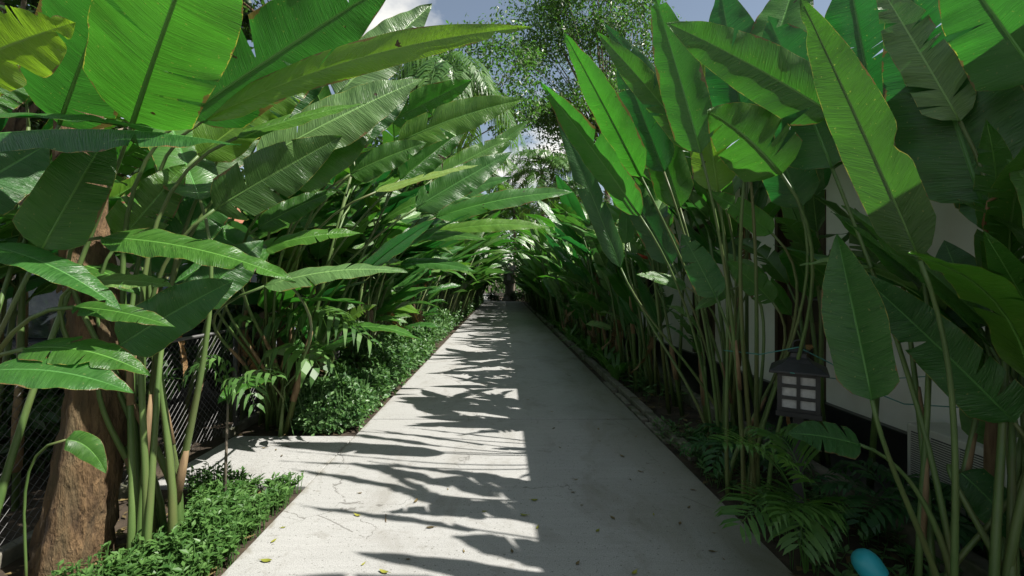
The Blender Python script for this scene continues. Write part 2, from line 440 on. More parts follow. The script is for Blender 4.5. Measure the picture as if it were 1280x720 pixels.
# kerbs on the right: low blocks beside the path, then a mossy concrete kerb before the dark apron
km = MB(); rng = random.Random(3)
y = 3.9
while y < 34:
    L = 0.62
    if rng.random() < 0.9:
        dx = rng.uniform(-0.015, 0.015)
        km.box(1.60 + dx, 1.70 + dx, y, y + L - 0.02, -0.1, 0.055 + rng.uniform(-0.02, 0.015))
    y += L
struct(km, 'kerb', 'kerb', bevel=0.012)
km = MB(); km.box(2.32, 2.44, 0.5, 34, -0.1, 0.11)
struct(km, 'planting_bed_kerb', 'kerb', bevel=0.012)
am = MB(); am.box(2.441, 3.13, 0.5, 34, -0.1, 0.03)
struct(am, 'apron_paving', 'plinth')
pv = MB()   # flat brown pavers in the bed gap
for y_ in (4.3, 4.95, 5.6, 6.3):
    pv.box(1.515, 1.585, y_, y_ + 0.55, -0.08, 0.012)
struct(pv, 'edge_pavers', 'kerb', bevel=0.008)

# ------------------------------------------------------------------ long house on the right
WX = 3.2
house = empty('house', (WX, 5, 0), 'long white house with dark wooden doors behind the right plants', 'house')
openings = [(4.50, 5.32, 0.34, 2.42, 'door'), (6.85, 7.62, 0.34, 2.45, 'door'), (9.4, 10.8, 1.0, 2.3, 'window'), (12.6, 13.5, 0.34, 2.45, 'door'),
            (16.0, 17.4, 1.0, 2.3, 'window'), (20, 20.9, 0.34, 2.45, 'door')]
wm = MB(); y = -6.0; HT = 2.86
for (a, b, z0, z1, k) in openings:
    wm.box(WX, WX + 0.18, y, a, 0.32, HT)
    wm.box(WX, WX + 0.18, a, b, z1, HT)
    if z0 > 0.5: wm.box(WX, WX + 0.18, a, b, 0.32, z0)
    y = b
wm.box(WX, WX + 0.18, y, 34, 0.32, HT)
wm.box(WX + 0.18, WX + 6.5, 33.82, 34, 0.0, HT); wm.box(WX + 0.18, WX + 6.5, -6, -5.82, 0, HT); wm.box(WX + 6.5, WX + 6.68, -6, 34, 0, HT)
wm.build('wall', 'plaster', house)
pl = MB(); pl.box(WX - 0.06, WX + 0.16, -6, 34, -0.1, 0.318); pl.build('plinth', 'plinth', house, bevel=0.008)
for (a, b, z0, z1, k) in openings:
    if k == 'door':
        d = MB(); d.box(WX + 0.085, WX + 0.125, a + 0.06, b - 0.06, z0, z1 - 0.07)
        do = d.build('door', 'wood', house, bevel=0.004)
        w2 = (b - a - 0.12); pn = MB()
        for zc0, zc1 in ((0.12, 0.62), (0.74, 1.24), (1.36, 1.86)):
            for q in (0, 1):
                ya = a + 0.06 + 0.07 + q * (w2 / 2 - 0.02)
                yb = ya + w2 / 2 - 0.12
                pn.box(WX + 0.073, WX + 0.086, ya, yb, z0 + zc0, z0 + zc1)
        pn.build('panel', 'wood_deep', do, bevel=0.008)
        hm = MB(); hm.tube([(WX + 0.07, a + 0.12, z0 + 0.98), (WX + 0.03, a + 0.12, z0 + 0.98), (WX + 0.03, a + 0.24, z0 + 0.98)], 0.01, 8)
        hm.build('handle', 'galv', do, True)
        fr = MB()
        fr.box(WX - 0.02, WX + 0.12, a, a + 0.058, z0, z1); fr.box(WX - 0.02, WX + 0.12, b - 0.058, b, z0, z1); fr.box(WX - 0.02, WX + 0.12, a + 0.058, b - 0.058, z1 - 0.068, z1)
        fr.build('door_frame', 'wood', house, bevel=0.004)
    else:
        fr = MB()
        fr.box(WX - 0.02, WX + 0.12, a, a + 0.06, z0, z1); fr.box(WX - 0.02, WX + 0.12, b - 0.06, b, z0, z1)
        fr.box(WX - 0.02, WX + 0.12, a + 0.06, b - 0.06, z1 - 0.06, z1); fr.box(WX - 0.02, WX + 0.12, a + 0.06, b - 0.06, z0, z0 + 0.06)
        fr.box(WX, WX + 0.1, (a + b) / 2 - 0.03, (a + b) / 2 + 0.03, z0 + 0.06, z1 - 0.06)
        wo = fr.build('window', 'wood', house, bevel=0.004)
        gm = MB(); gm.box(WX + 0.05, WX + 0.06, a + 0.06, b - 0.06, z0 + 0.06, z1 - 0.06); gm.build('pane', 'glass', wo)
# roof with overhanging eave (its edge draws the straight shadow along the path)
EX, EZ = 2.52, 2.86
pitch = math.tan(R(24))
rf = MB()
y0, y1 = -7, 34.6; rx = WX + 3.3; rz = EZ + (rx - EX) * pitch
n = 5
def roof_side(xa, xb, sgn):
    v = []; f = []
    NX = 14
    for i in range(NX + 1):
        t = i / NX
        x = xa + (xb - xa) * t; z = EZ + 0.06 + (rz - EZ) * t
        v += [(x, y0, z + 0.02 * (i % 2)), (x, y1, z + 0.02 * (i % 2))]
    for i in range(NX):
        f.append((2 * i, 2 * i + 1, 2 * i + 3, 2 * i + 2))
    rf.add(v, f)
    v = [(xa, y0, EZ + 0.0), (xa, y1, EZ + 0.0), (xb, y1, rz - 0.06), (xb, y0, rz - 0.06)]
    rf.add(v, [(0, 1, 2, 3)])
roof_side(EX, rx, 1); roof_side(2 * rx - EX, rx, -1)
rf.build('roof', 'tile', house)
fa = MB(); fa.box(EX - 0.03, EX - 0.002, y0, y1, EZ - 0.08, EZ + 0.07); fa.build('fascia', 'wood', house)
sf = MB(); sf.box(EX, WX - 0.003, y0, y1, EZ - 0.03, EZ - 0.01)
for k in range(40): sf.box(EX + 0.01, WX - 0.004, y0 + 1 + k, y0 + 1.07 + k, EZ - 0.11, EZ - 0.031)
sf.build('soffit', 'wood', house)

# ------------------------------------------------------------------ air conditioner
ac = empty('air_conditioner', (2.98, 3.1, 0.0), 'off white outdoor air conditioner unit low against white wall', 'air conditioner')
X0, X1, YA, YB = 2.84, 3.12, 2.32, 3.20
b = MB(); b.box(X0, X1, YA, YB, 0.06, 0.52); b.build('casing', 'ac', ac, bevel=0.012)
b = MB(); b.box(X0 - 0.006, X0 - 0.001, 2.63, YB - 0.04, 0.10, 0.47); b.build('recess', 'ac_dark', ac)
b = MB()
for k in range(24):
    z = 0.108 + k * 0.0152
    b.box(X0 - 0.016, X0 - 0.007, 2.63, YB - 0.04, z, z + 0.006)
for y_ in (2.63, 2.82, 3.01, YB - 0.045): b.box(X0 - 0.013, X0 - 0.0065, y_, y_ + 0.006, 0.1, 0.47)
b.build('grille', 'ac', ac)
b = MB(); b.box(X0 - 0.004, X0 - 0.001, 2.36, 2.56, 0.16, 0.42); lb = b.build('sticker', 'white', ac)
b = MB()
xx = X0 - 0.0075
b.add([(xx, 2.52, 0.345), (xx, 2.50, 0.375), (xx, 2.46, 0.385), (xx, 2.42, 0.375), (xx, 2.40, 0.345)], [(0, 1, 2, 3, 4)])
for (ya, yb, za, zb) in ((2.38, 2.545, 0.285, 0.288), (2.38, 2.545, 0.17, 0.173), (2.38, 2.383, 0.173, 0.285), (2.542, 2.545, 0.173, 0.285)):
    b.add([(xx, yb, za), (xx, ya, za), (xx, ya, zb), (xx, yb, zb)], [(0, 1, 2, 3)])
rng = random.Random(11)
for r_ in range(6):
    y_ = 2.535
    while y_ > 2.40:
        L = rng.uniform(0.008, 0.03)
        b.add([(xx, y_, 0.265 - r_ * 0.016), (xx, y_ - L, 0.265 - r_ * 0.016), (xx, y_ - L, 0.273 - r_ * 0.016), (xx, y_, 0.273 - r_ * 0.016)], [(0, 1, 2, 3)])
        y_ -= L + 0.006
b.build('print', 'black', lb)
b = MB()
for y_ in (2.42, 3.06): b.box(X0 + 0.03, X1 - 0.03, y_, y_ + 0.05, 0.028, 0.06)
b.build('foot', 'black_metal', ac)

# ------------------------------------------------------------------ lantern on a post
lx, ly = P(998, 480, 2.85).x, 2.85
lan = empty('garden_lantern', (lx, ly, 0), 'black metal garden lantern with frosted panes on post by the wooden door', 'lantern')
RZ = Matrix.Rotation(R(-33), 4, 'Z')
def lanpart(mb, name, mat, parent, **kw):
    mb.v = [tuple(RZ @ Vector(v) + Vector((lx, ly, 0))) for v in mb.v]
    return mb.build(name, mat, parent, **kw)
b = MB(); b.box(-0.03, 0.03, -0.03, 0.03, -0.05, 0.68); lanpart(b, 'post', 'black_metal', lan, bevel=0.004)
hw = 0.098; zb, zt = 0.71, 0.945
b = MB(); b.box(-hw - 0.02, hw + 0.02, -hw - 0.02, hw + 0.02, 0.68, zb)
for sx in (-1, 1):
    for sy in (-1, 1): b.box(sx * hw - 0.012, sx * hw + 0.012, sy * hw - 0.012, sy * hw + 0.012, zb, zt)
for sgn in (-1, 1):
    for z in (zb, zb + 0.073, zb + 0.146, zt - 0.02):
        b.box(-hw + 0.012, hw - 0.012, sgn * hw - 0.010, sgn * hw + 0.010, z, z + 0.02)
        b.box(sgn * hw - 0.010, sgn * hw + 0.010, -hw + 0.012, hw - 0.012, z, z + 0.02)
    b.box(-0.010, 0.010, sgn * hw - 0.0115, sgn * hw + 0.0115, zb + 0.014, zt - 0.014)
    b.box(sgn * hw - 0.0115, sgn * hw + 0.0115, -0.010, 0.010, zb + 0.014, zt - 0.014)
fo = lanpart(b, 'frame', 'black_metal', lan)
b = MB(); b.box(-hw + 0.004, hw - 0.004, -hw + 0.004, hw - 0.004, zb + 0.001, zt - 0.001); lanpart(b, 'pane', 'frost', fo)
b = MB()
def ring(r_, z): return [(-r_, -r_, z), (r_, -r_, z), (r_, r_, z), (-r_, r_, z)]
rs = [ring(hw + 0.055, zt), ring(hw + 0.055, zt + 0.015), ring(hw - 0.02, zt + 0.06), ring(0.045, zt + 0.09), ring(0.04, zt + 0.12), ring(0.06, zt + 0.125), ring(0.02, zt + 0.15)]
v = [q for r_ in rs for q in r_]; f = [(3, 2, 1, 0)]
for i in range(len(rs) - 1):
    for k in range(4): f.append((i * 4 + k, i * 4 + (k + 1) % 4, i * 4 + 4 + (k + 1) % 4, i * 4 + 4 + k))
f.append(tuple((len(rs) - 1) * 4 + k for k in range(4)))
b.add(v, f); lanpart(b, 'cap', 'black_metal', lan, bevel=0.004)
b = MB(); b.tube([(0.02 * math.cos(a) * 1.6, 0, zt + 0.165 + 0.03 * math.sin(a)) for a in [k * math.pi / 8 * 2 for k in range(9)]], 0.005, 6); lanpart(b, 'hanging_ring', 'black_metal', lan)

# ------------------------------------------------------------------ teal cord strung past the lantern
b = MB()
pts = [P(905, 438, 3.1), P(950, 443, 2.9), P(998, 434, 2.8), P(1040, 455, 2.75), P(1085, 487, 2.7), P(1130, 505, 2.55), P(1180, 508, 2.5), P(1300, 515, 2.4)]
b.tube(pts, 0.0035, 5)
pts = [P(988, 466, 2.72), P(1050, 474, 2.9), P(1120, 473, 2.7), P(1200, 468, 2.55), P(1300, 470, 2.4)]
b.tube(pts, 0.003, 5)
tag(b.build('cord', 'cord', smooth=True), 'thin teal cord strung from the black lantern across the stems', 'cord')

# ------------------------------------------------------------------ turquoise spotlight
sp = empty('garden_spotlight', P(1108, 720, 2.08), 'small turquoise garden spotlight among dark leaves at bottom right', 'spotlight')
sp.location.z = 0
sx_, sy_ = sp.location.x, sp.location.y
b = MB(); b.tube([(sx_, sy_, -0.05), (sx_, sy_, 0.11)], 0.012, 8); b.build('spike', 'black_metal', sp)
b = MB()
ax = Vector((-0.4, 0.45, 0.8)).normalized(); c0 = Vector((sx_, sy_, 0.09))
prof = [(0.0, 0.02), (0.03, 0.045), (0.06, 0.054), (0.10, 0.056), (0.120, 0.052), (0.138, 0.042), (0.149, 0.028), (0.155, 0.008)]
b.tube([c0 + ax * t * 1.15 for t, r_ in prof], [r_ * 1.08 for t, r_ in prof], 20); b.build('housing', 'cyan', sp, True)
b = MB(); b.tube([c0 + ax * 0.05, c0 + ax * 0.062], [0.054, 0.056], 20); b.build('collar', 'black_metal', sp)

# ------------------------------------------------------------------ left: chain link fence, car, second house
fx = -2.68
fence = empty('chain_link_fence', (fx, 6, 0), 'grey chain link wire fence behind the left plants', 'fence')
b = MB()
FY0, FY1, FZ0, FZ1, STP = 0.6, 13.0, 0.05, 1.0, 0.062
hgt = FZ1 - FZ0
k = FY0 - hgt
while k < FY1:
    for sgn in (1, -1):
        ya, yb = k, k + hgt
        za, zb_ = (FZ0, FZ1) if sgn > 0 else (FZ1, FZ0)
        if ya < FY0: 
            t = (FY0 - ya) / hgt; za += (zb_ - za) * t; ya = FY0
        if yb > FY1:
            t = (FY1 - ya) / (yb - ya); zb_ = za + (zb_ - za) * t; yb = FY1
        b.tube([(fx + 0.0015 * sgn, ya, za), (fx + 0.0015 * sgn, yb, zb_)], 0.0014, 3, caps=False)
    k += STP
b.build('wire_mesh', 'galv', fence)
for y_ in (0.6, 2.2, 4.62, 6.7, 8.8, 10.9, 13.0):
    b = MB(); b.tube([(fx - 0.03, y_, -0.2), (fx - 0.03, y_, 1.06)], 0.022, 10); b.build('post', 'galv', fence, True)
b = MB(); b.tube([(fx - 0.03, FY0, 1.02), (fx - 0.03, FY1, 1.02)], 0.016, 8); b.build('top_rail', 'galv', fence, True)
b = MB(); b.box(fx - 0.08, fx + 0.0, 0.6, 3.34, -0.1, 0.05); b.box(fx - 0.08, fx + 0.0, 4.48, 13, -0.1, 0.05); b.build('footing', 'kerb', fence, bevel=0.01)

def car(cx, cy, rz, label):
    c = empty('parked_car', (cx, cy, 0), label, 'car')
    T_ = Matrix.Translation((cx, cy, 0)) @ Matrix.Rotation(rz, 4, 'Z')
    def cp(mb, name, mat, par, **kw):
        mb.v = [tuple(T_ @ Vector(v)) for v in mb.v]; return mb.build(name, mat, par, **kw)
    # cross sections along the car: (y, half width low, z sill, half width belt, z belt, half width roof, z roof)
    sec = [(-2.15, 0.70, 0.38, 0.74, 0.62, 0.70, 0.66), (-2.05, 0.80, 0.28, 0.85, 0.68, 0.78, 0.78), (-1.2, 0.83, 0.25, 0.88, 0.78, 0.80, 0.90), (-0.85, 0.83, 0.25, 0.88, 0.84, 0.72, 0.96),
           (-0.1, 0.83, 0.25, 0.88, 0.88, 0.60, 1.42), (0.6, 0.83, 0.25, 0.88, 0.89, 0.60, 1.47), (1.3, 0.83, 0.25, 0.88, 0.90, 0.58, 1.42), (1.95, 0.80, 0.27, 0.86, 0.90, 0.66, 1.02), (2.15, 0.72, 0.36, 0.78, 0.82, 0.68, 0.90)]
    v = []; f = []
    for (y_, a, z0, b_, z1, c_, z2) in sec:
        v += [(-a, y_, z0), (-b_, y_, (z0 + z1) / 2), (-b_ * 0.985, y_, z1), (-c_, y_, z2), (c_, y_, z2), (b_ * 0.985, y_, z1), (b_, y_, (z0 + z1) / 2), (a, y_, z0)]
    for i in range(len(sec) - 1):
        for k in range(8):
            f.append((i * 8 + k, i * 8 + (k + 1) % 8, i * 8 + 8 + (k + 1) % 8, i * 8 + 8 + k))
    f.append(tuple(range(7, -1, -1))); f.append(tuple((len(sec) - 1) * 8 + k for k in range(8)))
    b = MB(); b.add(v, f); body = cp(b, 'body', 'car_paint', c, bevel=0.03)
    for s in (-1, 1):
        for (ya, yb, ta, tb) in ((-0.62, 0.48, -0.08, 0.48), (0.56, 1.62, 0.56, 1.22)):
            b = MB()
            def side(y_, top): return (s * (0.66 if top else 0.845), y_, 1.36 if top else 0.95)
            b.add([side(ya, 0), side(yb, 0), side(tb, 1), side(ta, 1)], [(0, 1, 2, 3)])
            b.v = [(x + s * 0.028, y_, z) for x, y_, z in b.v]
            cp(b, 'side_window', 'glass', c)
        b = MB(); b.box(s * 0.93 - 0.07, s * 0.93 + 0.07, -0.55, -0.45, 0.92, 1.05); cp(b, 'door_mirror', 'car_paint', c, bevel=0.02)
        b = MB(); b.box(s * 0.62 - 0.14, s * 0.62 + 0.14, -2.175, -2.10, 0.58, 0.70); cp(b, 'headlight', 'frost', c, bevel=0.02)
        b = MB(); b.box(s * 0.62 - 0.13, s * 0.62 + 0.13, 2.11, 2.17, 0.66, 0.80); cp(b, 'tail_light', 'lamp_red', c, bevel=0.02)
        for y_ in (-1.35, 1.32):
            b = MB(); b.tube([(s * 0.70, y_, 0.31), (s * 0.71, y_, 0.31), (s * 0.88, y_, 0.31), (s * 0.90, y_, 0.31)], [0.27, 0.31, 0.31, 0.27], 24); w = cp(b, 'wheel', 'tyre', c)
            b = MB(); b.tube([(s * 0.89, y_, 0.31), (s * 0.912, y_, 0.31)], [0.19, 0.16], 16); cp(b, 'rim', 'galv', w)
    b = MB(); b.add([(-0.70, -0.83, 0.985), (0.70, -0.83, 0.985), (0.575, -0.13, 1.425), (-0.575, -0.13, 1.425)], [(0, 1, 2, 3)]); b.v = [(x, y_ - 0.01, z + 0.02) for x, y_, z in b.v]; cp(b, 'windscreen', 'glass', c)
    b = MB(); b.add([(-0.56, 1.36, 1.40), (0.56, 1.36, 1.40), (0.64, 1.90, 1.06), (-0.64, 1.90, 1.06)], [(0, 1, 2, 3)]); b.v = [(x, y_ + 0.01, z + 0.02) for x, y_, z in b.v]; cp(b, 'rear_window', 'glass', c)
car(-4.55, 4.9, 0.0, 'dark grey parked car glimpsed behind the chain link fence')

h2 = empty('bungalow', (-8.5, 12, 0), 'pale blue bungalow with red tiled roof behind the left plants', 'house')
b = MB(); b.box(-12.5, -5.6, 9.0, 18, -0.1, 2.6); b.build('wall', 'plaster_blue', h2)
b = MB()
b.add([(-13, 8.5, 2.55), (-5.1, 8.5, 2.55), (-5.1, 18.5, 2.55), (-13, 18.5, 2.55), (-9.05, 11.5, 4.2), (-9.05, 15.5, 4.2)], [(0, 1, 4), (1, 2, 5, 4), (2, 3, 5), (3, 0, 4, 5), (3, 2, 1, 0)])
b.build('roof', 'tile', h2)
for ya, yb in ((10, 11.2), (13, 14.2)):
    b = MB(); b.box(-5.6, -5.56, ya, yb, 0.95, 2.1); w = b.build('window', 'wood', h2)
    b = MB(); b.box(-5.559, -5.55, ya + 0.06, yb - 0.06, 1.01, 2.04); b.build('pane', 'glass', w)
b = MB(); b.box(-8.2, -7.0, 8.96, 9.0, 0.95, 2.1); w = b.build('window', 'wood', h2)
b = MB(); b.box(-8.14, -7.06, 8.95, 8.959, 1.01, 2.04); b.build('pane', 'glass', w)

# ------------------------------------------------------------------ heliconia clumps
def petiole_pts(base, leafbase, ldir, n=12, stiff=0.45, up=Vector((0, 0, 1))):
    d = (leafbase - base).length
    return [cub(base, base + up * d * stiff, leafbase - ldir * d * 0.33, leafbase, k / n) for k in range(n + 1)]

SUNV = Vector((1.0, -0.25, 1.28)).normalized()
HEL = 'heliconias lining the path'
def hero(base, label, leaves, stem_r=0.028, seed=1, extra=0):
    """one clump with individually shaped leaves.
    leaf: (bx,by,bY, tx,ty,tY, width_m, face, mat, sag, opts)"""
    rng = random.Random(seed)
    root = empty('heliconia_plant', base, label, 'heliconia', HEL)
    for L in leaves:
        (bx, by, bY, tx, ty, tY, W, face, mat, sag) = L[:10]
        opt = L[10] if len(L) > 10 else {}
        p0 = P(bx, by, bY); p2 = P(tx, ty, tY)
        ln = (p2 - p0).length
        p1 = (p0 + p2) / 2 + Vector((0, 0, 1)) * ln * sag
        c = (p0 + p2) / 2
        camd = (EYE - c).normalized()
        nref = (camd * face + Vector((0, 0, 1)) * (1 - face) + SUNV * opt.get('sun', {'leaf_big': -0.75, 'leaf_lime': -0.45, 'leaf_sheen': 0.6}.get(mat, 0.0) if p2.x < 0.5 else -0.2) + Vector((rng.uniform(-.15, .15), 0, 0))).normalized()
        mb = MB()
        blade(mb, p0, p1, p2, W, nref, rng, fold=opt.get('fold', 0.22), droop=opt.get('droop', 0.22), wave=opt.get('wave', 0.03), tears=opt.get('tears', rng.choice([0, 1, 1, 2])),
              nv=40, nu=7, twist=opt.get('twist', 0), bite=opt.get('bite', 0), base=opt.get('base', 0.12), tipstart=opt.get('tip', 0.45))
        mb.build('leaf', mat, root, True)
        b0 = Vector(base) + Vector((rng.uniform(-.12, .12), rng.uniform(-.14, .14), -0.05))
        d0 = (p1 - p0).normalized()
        if 'stem' in opt: b0 = P(*opt['stem'])
        pts = petiole_pts(b0, p0, d0, 14, opt.get('stiff', 0.33), Vector((opt.get('lean', 0.12 if base[0] < 0 else -0.05), 0, 1)).normalized())
        r0 = stem_r * rng.uniform(0.75, 1.2); 
        rad = [r0 + (0.0085 - r0) * min(1, (k / 14) * 1.15) ** 0.8 for k in range(15)]
        sb = MB(); sb.tube(pts, rad, 8)
        so = sb.build('stem', 'stem', root, True)
        if rng.random() < 0.3:
            k0 = rng.randint(2, 5)
            db = MB(); db.tube([pts[k0 + q] + Vector((0.006, -0.006, 0)) for q in range(3)], [rad[k0] * 1.15, rad[k0 + 1] * 1.2, rad[k0 + 2] * 0.8], 7)
            db.build('dry_sheath', 'stem_dry', so, True)
    return root

# shared leaf meshes for the rows: unit length along +Y, upper face +Z
LEAFM = []
for i in range(14):
    rng = random.Random(100 + i)
    mb = MB()
    dr = R(rng.uniform(5, 60))
    p0 = Vector((0, 0, 0)); p1 = Vector((0, 0.52, 0.0)); p2 = p1 + Vector((rng.uniform(-.05, .05), math.cos(dr), -math.sin(dr))) * 0.5
    blade(mb, p0, p1, p2, rng.uniform(0.15, 0.235), Vector((0, 0, 1)), rng, fold=rng.uniform(0.1, 0.5), droop=rng.uniform(0.1, 0.4), wave=rng.uniform(0.02, 0.06),
          tears=rng.choice([0, 1, 2, 3, 6]), nv=20, nu=4, twist=rng.uniform(-1.0, 1.0), tipstart=rng.uniform(0.4, 0.6))
    mat = ['leaf', 'leaf_deep', 'leaf', 'leaf_under', 'leaf', 'leaf_sheen', 'leaf_deep'][i % 7]
    LEAFM.append(mb.mesh('leaf', mat, True))

M['leaf_dead'] = leaf_mat('dead leaf', (0.10, 0.065, 0.03), (0.21, 0.145, 0.07), (0.12, 0.07, 0.02), (0.2, 0.14, 0.06), tmix=0.25, rough=0.7)
DEADM = []
for i in range(4):
    rng = random.Random(170 + i); mb = MB()
    p1 = Vector((0.0, 0.35, 0.06)); p2 = Vector((rng.uniform(-.1, .1), 0.7, -0.45))
    blade(mb, Vector((0, 0, 0)), p1, p2, 0.14, Vector((0, 0, 1)), rng, fold=0.9, droop=0.5, wave=0.10, tears=4, nv=20, nu=4, twist=rng.uniform(-1.5, 1.5))
    DEADM.append(mb.mesh('dead_leaf', 'leaf_dead', True))

def frame(T, up, roll):
    T = T.normalized(); N = up - T * up.dot(T)
    if N.length < 1e-4: N = Vector((1, 0, 0)) - T * T.x
    N.normalize(); S = T.cross(N)
    m = Matrix((S, T, N)).transposed()
    return m @ Matrix.Rotation(roll, 3, 'Y')

def shoot_plan(base, rng, side, hs, nl, upright, Lr):
    """stem curve and leaf frames of one shoot; side +1 leans to +x"""
    lean = Vector((side * rng.uniform(0.02, 0.30) * (1.6 - upright), rng.uniform(-0.20, 0.14), 1))
    az0 = rng.uniform(-0.9, 0.9)
    top = base + lean * hs
    leaves = []; tubes = []
    tubes.append(([base, base + lean * hs * 0.5 + Vector((0, 0, 0.02)), top], [rng.uniform(0.02, 0.032), 0.019, 0.012]))
    for k in range(nl):
        h = hs * (0.62 + 0.38 * (k + rng.uniform(0.3, 1.0)) / nl)
        st = base + lean * h
        az = az0 + rng.gauss(0, 0.75) + (0 if rng.random() < 0.75 else 3.1)
        el = R(rng.gauss(62 if upright > 0.7 else 38, 13)) 
        d = Vector((side * math.cos(az) * math.cos(el), math.sin(az) * math.cos(el), math.sin(el)))
        pl = rng.uniform(0.22, 0.5) 
        lb = st + Vector((d.x * 0.6, d.y * 0.6, abs(d.z) * 0.6 + 0.5)).normalized() * pl
        tubes.append(([st - lean * 0.12, st + lean * pl * 0.3, lb], [0.013, 0.011, 0.0075]))
        L = rng.uniform(*Lr)
        up = Vector((rng.uniform(-.35, .35), rng.uniform(-.75, .3), 1))
        leaves.append((lb, frame(d, up, rng.gauss(0, 0.35)), L, rng.uniform(0.85, 1.2)))
    return tubes, leaves

def clump(base, seed, side, label, nshoot=5, nl=(3, 5), hs=(1.0, 1.9), upright=0.4, Lr=(0.75, 1.25), spread=0.28, low=0):
    rng = random.Random(seed)
    base = Vector(base)
    root = empty('heliconia_plant', base, label, 'heliconia', HEL)
    for s in range(nshoot + low):
        if s >= nshoot: hs, nl, Lr = (0.25, 0.95), (2, 3), (0.45, 0.8)
        b0 = base + Vector((rng.uniform(-spread, spread) * 0.7, rng.uniform(-spread, spread) * 1.3, -0.04))
        tubes, leaves = shoot_plan(b0, rng, side, rng.uniform(*hs), rng.randint(*nl), upright, Lr)
        sb = MB()
        for pts, rad in tubes: sb.tube(pts, rad, 6)
        so = sb.build('stem', 'stem', root, True)
        r2 = random.Random(seed * 31 + s)
        if r2.random() < 0.35 and s < nshoot:
            (a0, a1, a2) = tubes[0][0]; t0 = r2.uniform(0.05, 0.45); db = MB()
            ax_ = [a0.lerp(a2, t0 + q * 0.09) + Vector((0.004 * r2.uniform(-1, 1), -0.005, 0)) for q in range(4)]
            db.tube(ax_, [0.031, 0.034, 0.030, 0.017], 7)
            db.build('dry_sheath', 'stem_dry', so, True)
        if r2.random() < 0.20 and s < nshoot:
            o = bpy.data.objects.new('dead_leaf', r2.choice(DEADM)); col.objects.link(o); o.parent = root
            d_ = Vector((r2.uniform(-1, 1), r2.uniform(-1, 1), -1.1)); q_ = r2.uniform(0.7, 1.1)
            o.matrix_basis = Matrix.Translation(tubes[0][0][0].lerp(tubes[0][0][2], r2.uniform(.45, .85)) - base) @ frame(d_, Vector((0, -.4, 1)), r2.uniform(-1, 1)).to_4x4() @ Matrix.Diagonal((q_, q_, q_, 1))
        for lb, fr_, L, wf in leaves:
            o = bpy.data.objects.new('leaf', rng.choice(LEAFM)); col.objects.link(o)
            o.parent = root
            m = Matrix.Translation(lb - base) @ fr_.to_4x4() @ Matrix.Diagonal((L * wf, L, L, 1))
            o.matrix_basis = m
    return root

def merged_clump(seed, side, nshoot, nl, hs, upright, Lr, label, res=9):
    """the same plant with its foliage in one mesh, for the far part of the rows"""
    rng = random.Random(seed)
    root = empty('heliconia_plant', (0, 0, 0), label, 'heliconia', HEL)
    sb = MB(); lbm = MB()
    for s in range(nshoot):
        b0 = Vector((rng.uniform(-.25, .25), rng.uniform(-.45, .45), -0.04))
        tubes, leaves = shoot_plan(b0, rng, side, rng.uniform(*hs), rng.randint(*nl), upright, Lr)
        for pts, rad in tubes: sb.tube(pts, rad, 5)
        for lb, fr_, L, wf in leaves:
            dr = R(rng.uniform(5, 60))
            p1 = lb + fr_ @ Vector((0, 0.52 * L, 0)); p2 = p1 + fr_ @ Vector((0, math.cos(dr) * .5 * L, -math.sin(dr) * .5 * L))
            blade(lbm, lb, p1, p2, L * 0.19, fr_ @ Vector((0, 0, 1)), rng, nv=res, nu=2, fold=rng.uniform(.1, .4), tipstart=0.45)
    sb.build('stem', 'stem', root, True)
    lbm.build('foliage', 'leaf' if seed % 2 else 'leaf_under', root, True)
    return root
def dup(root, loc, rz, label, scale=1.0):
    r_ = root.copy(); col.objects.link(r_); r_.location = loc; r_.rotation_euler = (0, 0, rz); r_.scale = (scale,) * 3
    r_['label'] = label
    for ch in list(root.children):
        c = ch.copy(); col.objects.link(c); c.parent = r_; c.matrix_parent_inverse = Matrix()
    return r_

# ---- near left clumps
A = hero((-2.62, 2.1, 0), 'nearest left heliconia with broad torn leaves filling the top left corner', [
    (165, 156, 2.2, 272, -140, 1.5, 0.46, 0.95, 'leaf_big', 0.04, dict(fold=0.10, droop=0.12, tears=3, tip=0.6)),
    (-70, 92, 1.4, 95, 28, 1.45, 0.22, 0.9, 'leaf_lime', 0.05, dict(bite=3, tears=2)),
    (74, 156, 2.5, 175, -110, 1.9, 0.40, 0.9, 'leaf_big', 0.03, dict(tears=2)),
    (-45, 172, 1.8, 302, 182, 1.95, 0.27, 0.35, 'leaf_deep', 0.10, dict(fold=-0.2, tears=1)),
    (-60, 150, 1.9, 215, 172, 2.05, 0.22, 0.3, 'leaf_deep', 0.12),
    (52, 312, 2.0, 140, 160, 2.15, 0.24, 0.85, 'leaf', 0.03, dict(fold=0.3)),
    (-25, 306, 1.85, 152, 388, 1.8, 0.17, 0.4, 'leaf_deep', 0.14),
    (92, 384, 1.9, 220, 410, 1.85, 0.11, 0.5, 'leaf', 0.08),
    (30, 436, 1.85, 188, 470, 1.8, 0.17, 0.45, 'leaf', 0.16, dict(bite=1)),
    (-15, 464, 1.75, 168, 492, 1.72, 0.17, 0.5, 'leaf_deep', 0.13, dict(bite=1)),
    (-60, 250, 2.0, 60, 180, 2.3, 0.30, 0.6, 'leaf_deep', 0.0),
    (-40, 130, 2.3, 30, 75, 2.4, 0.25, 0.6, 'leaf_big', 0.0, dict(tears=2)),
], stem_r=0.019, seed=21)
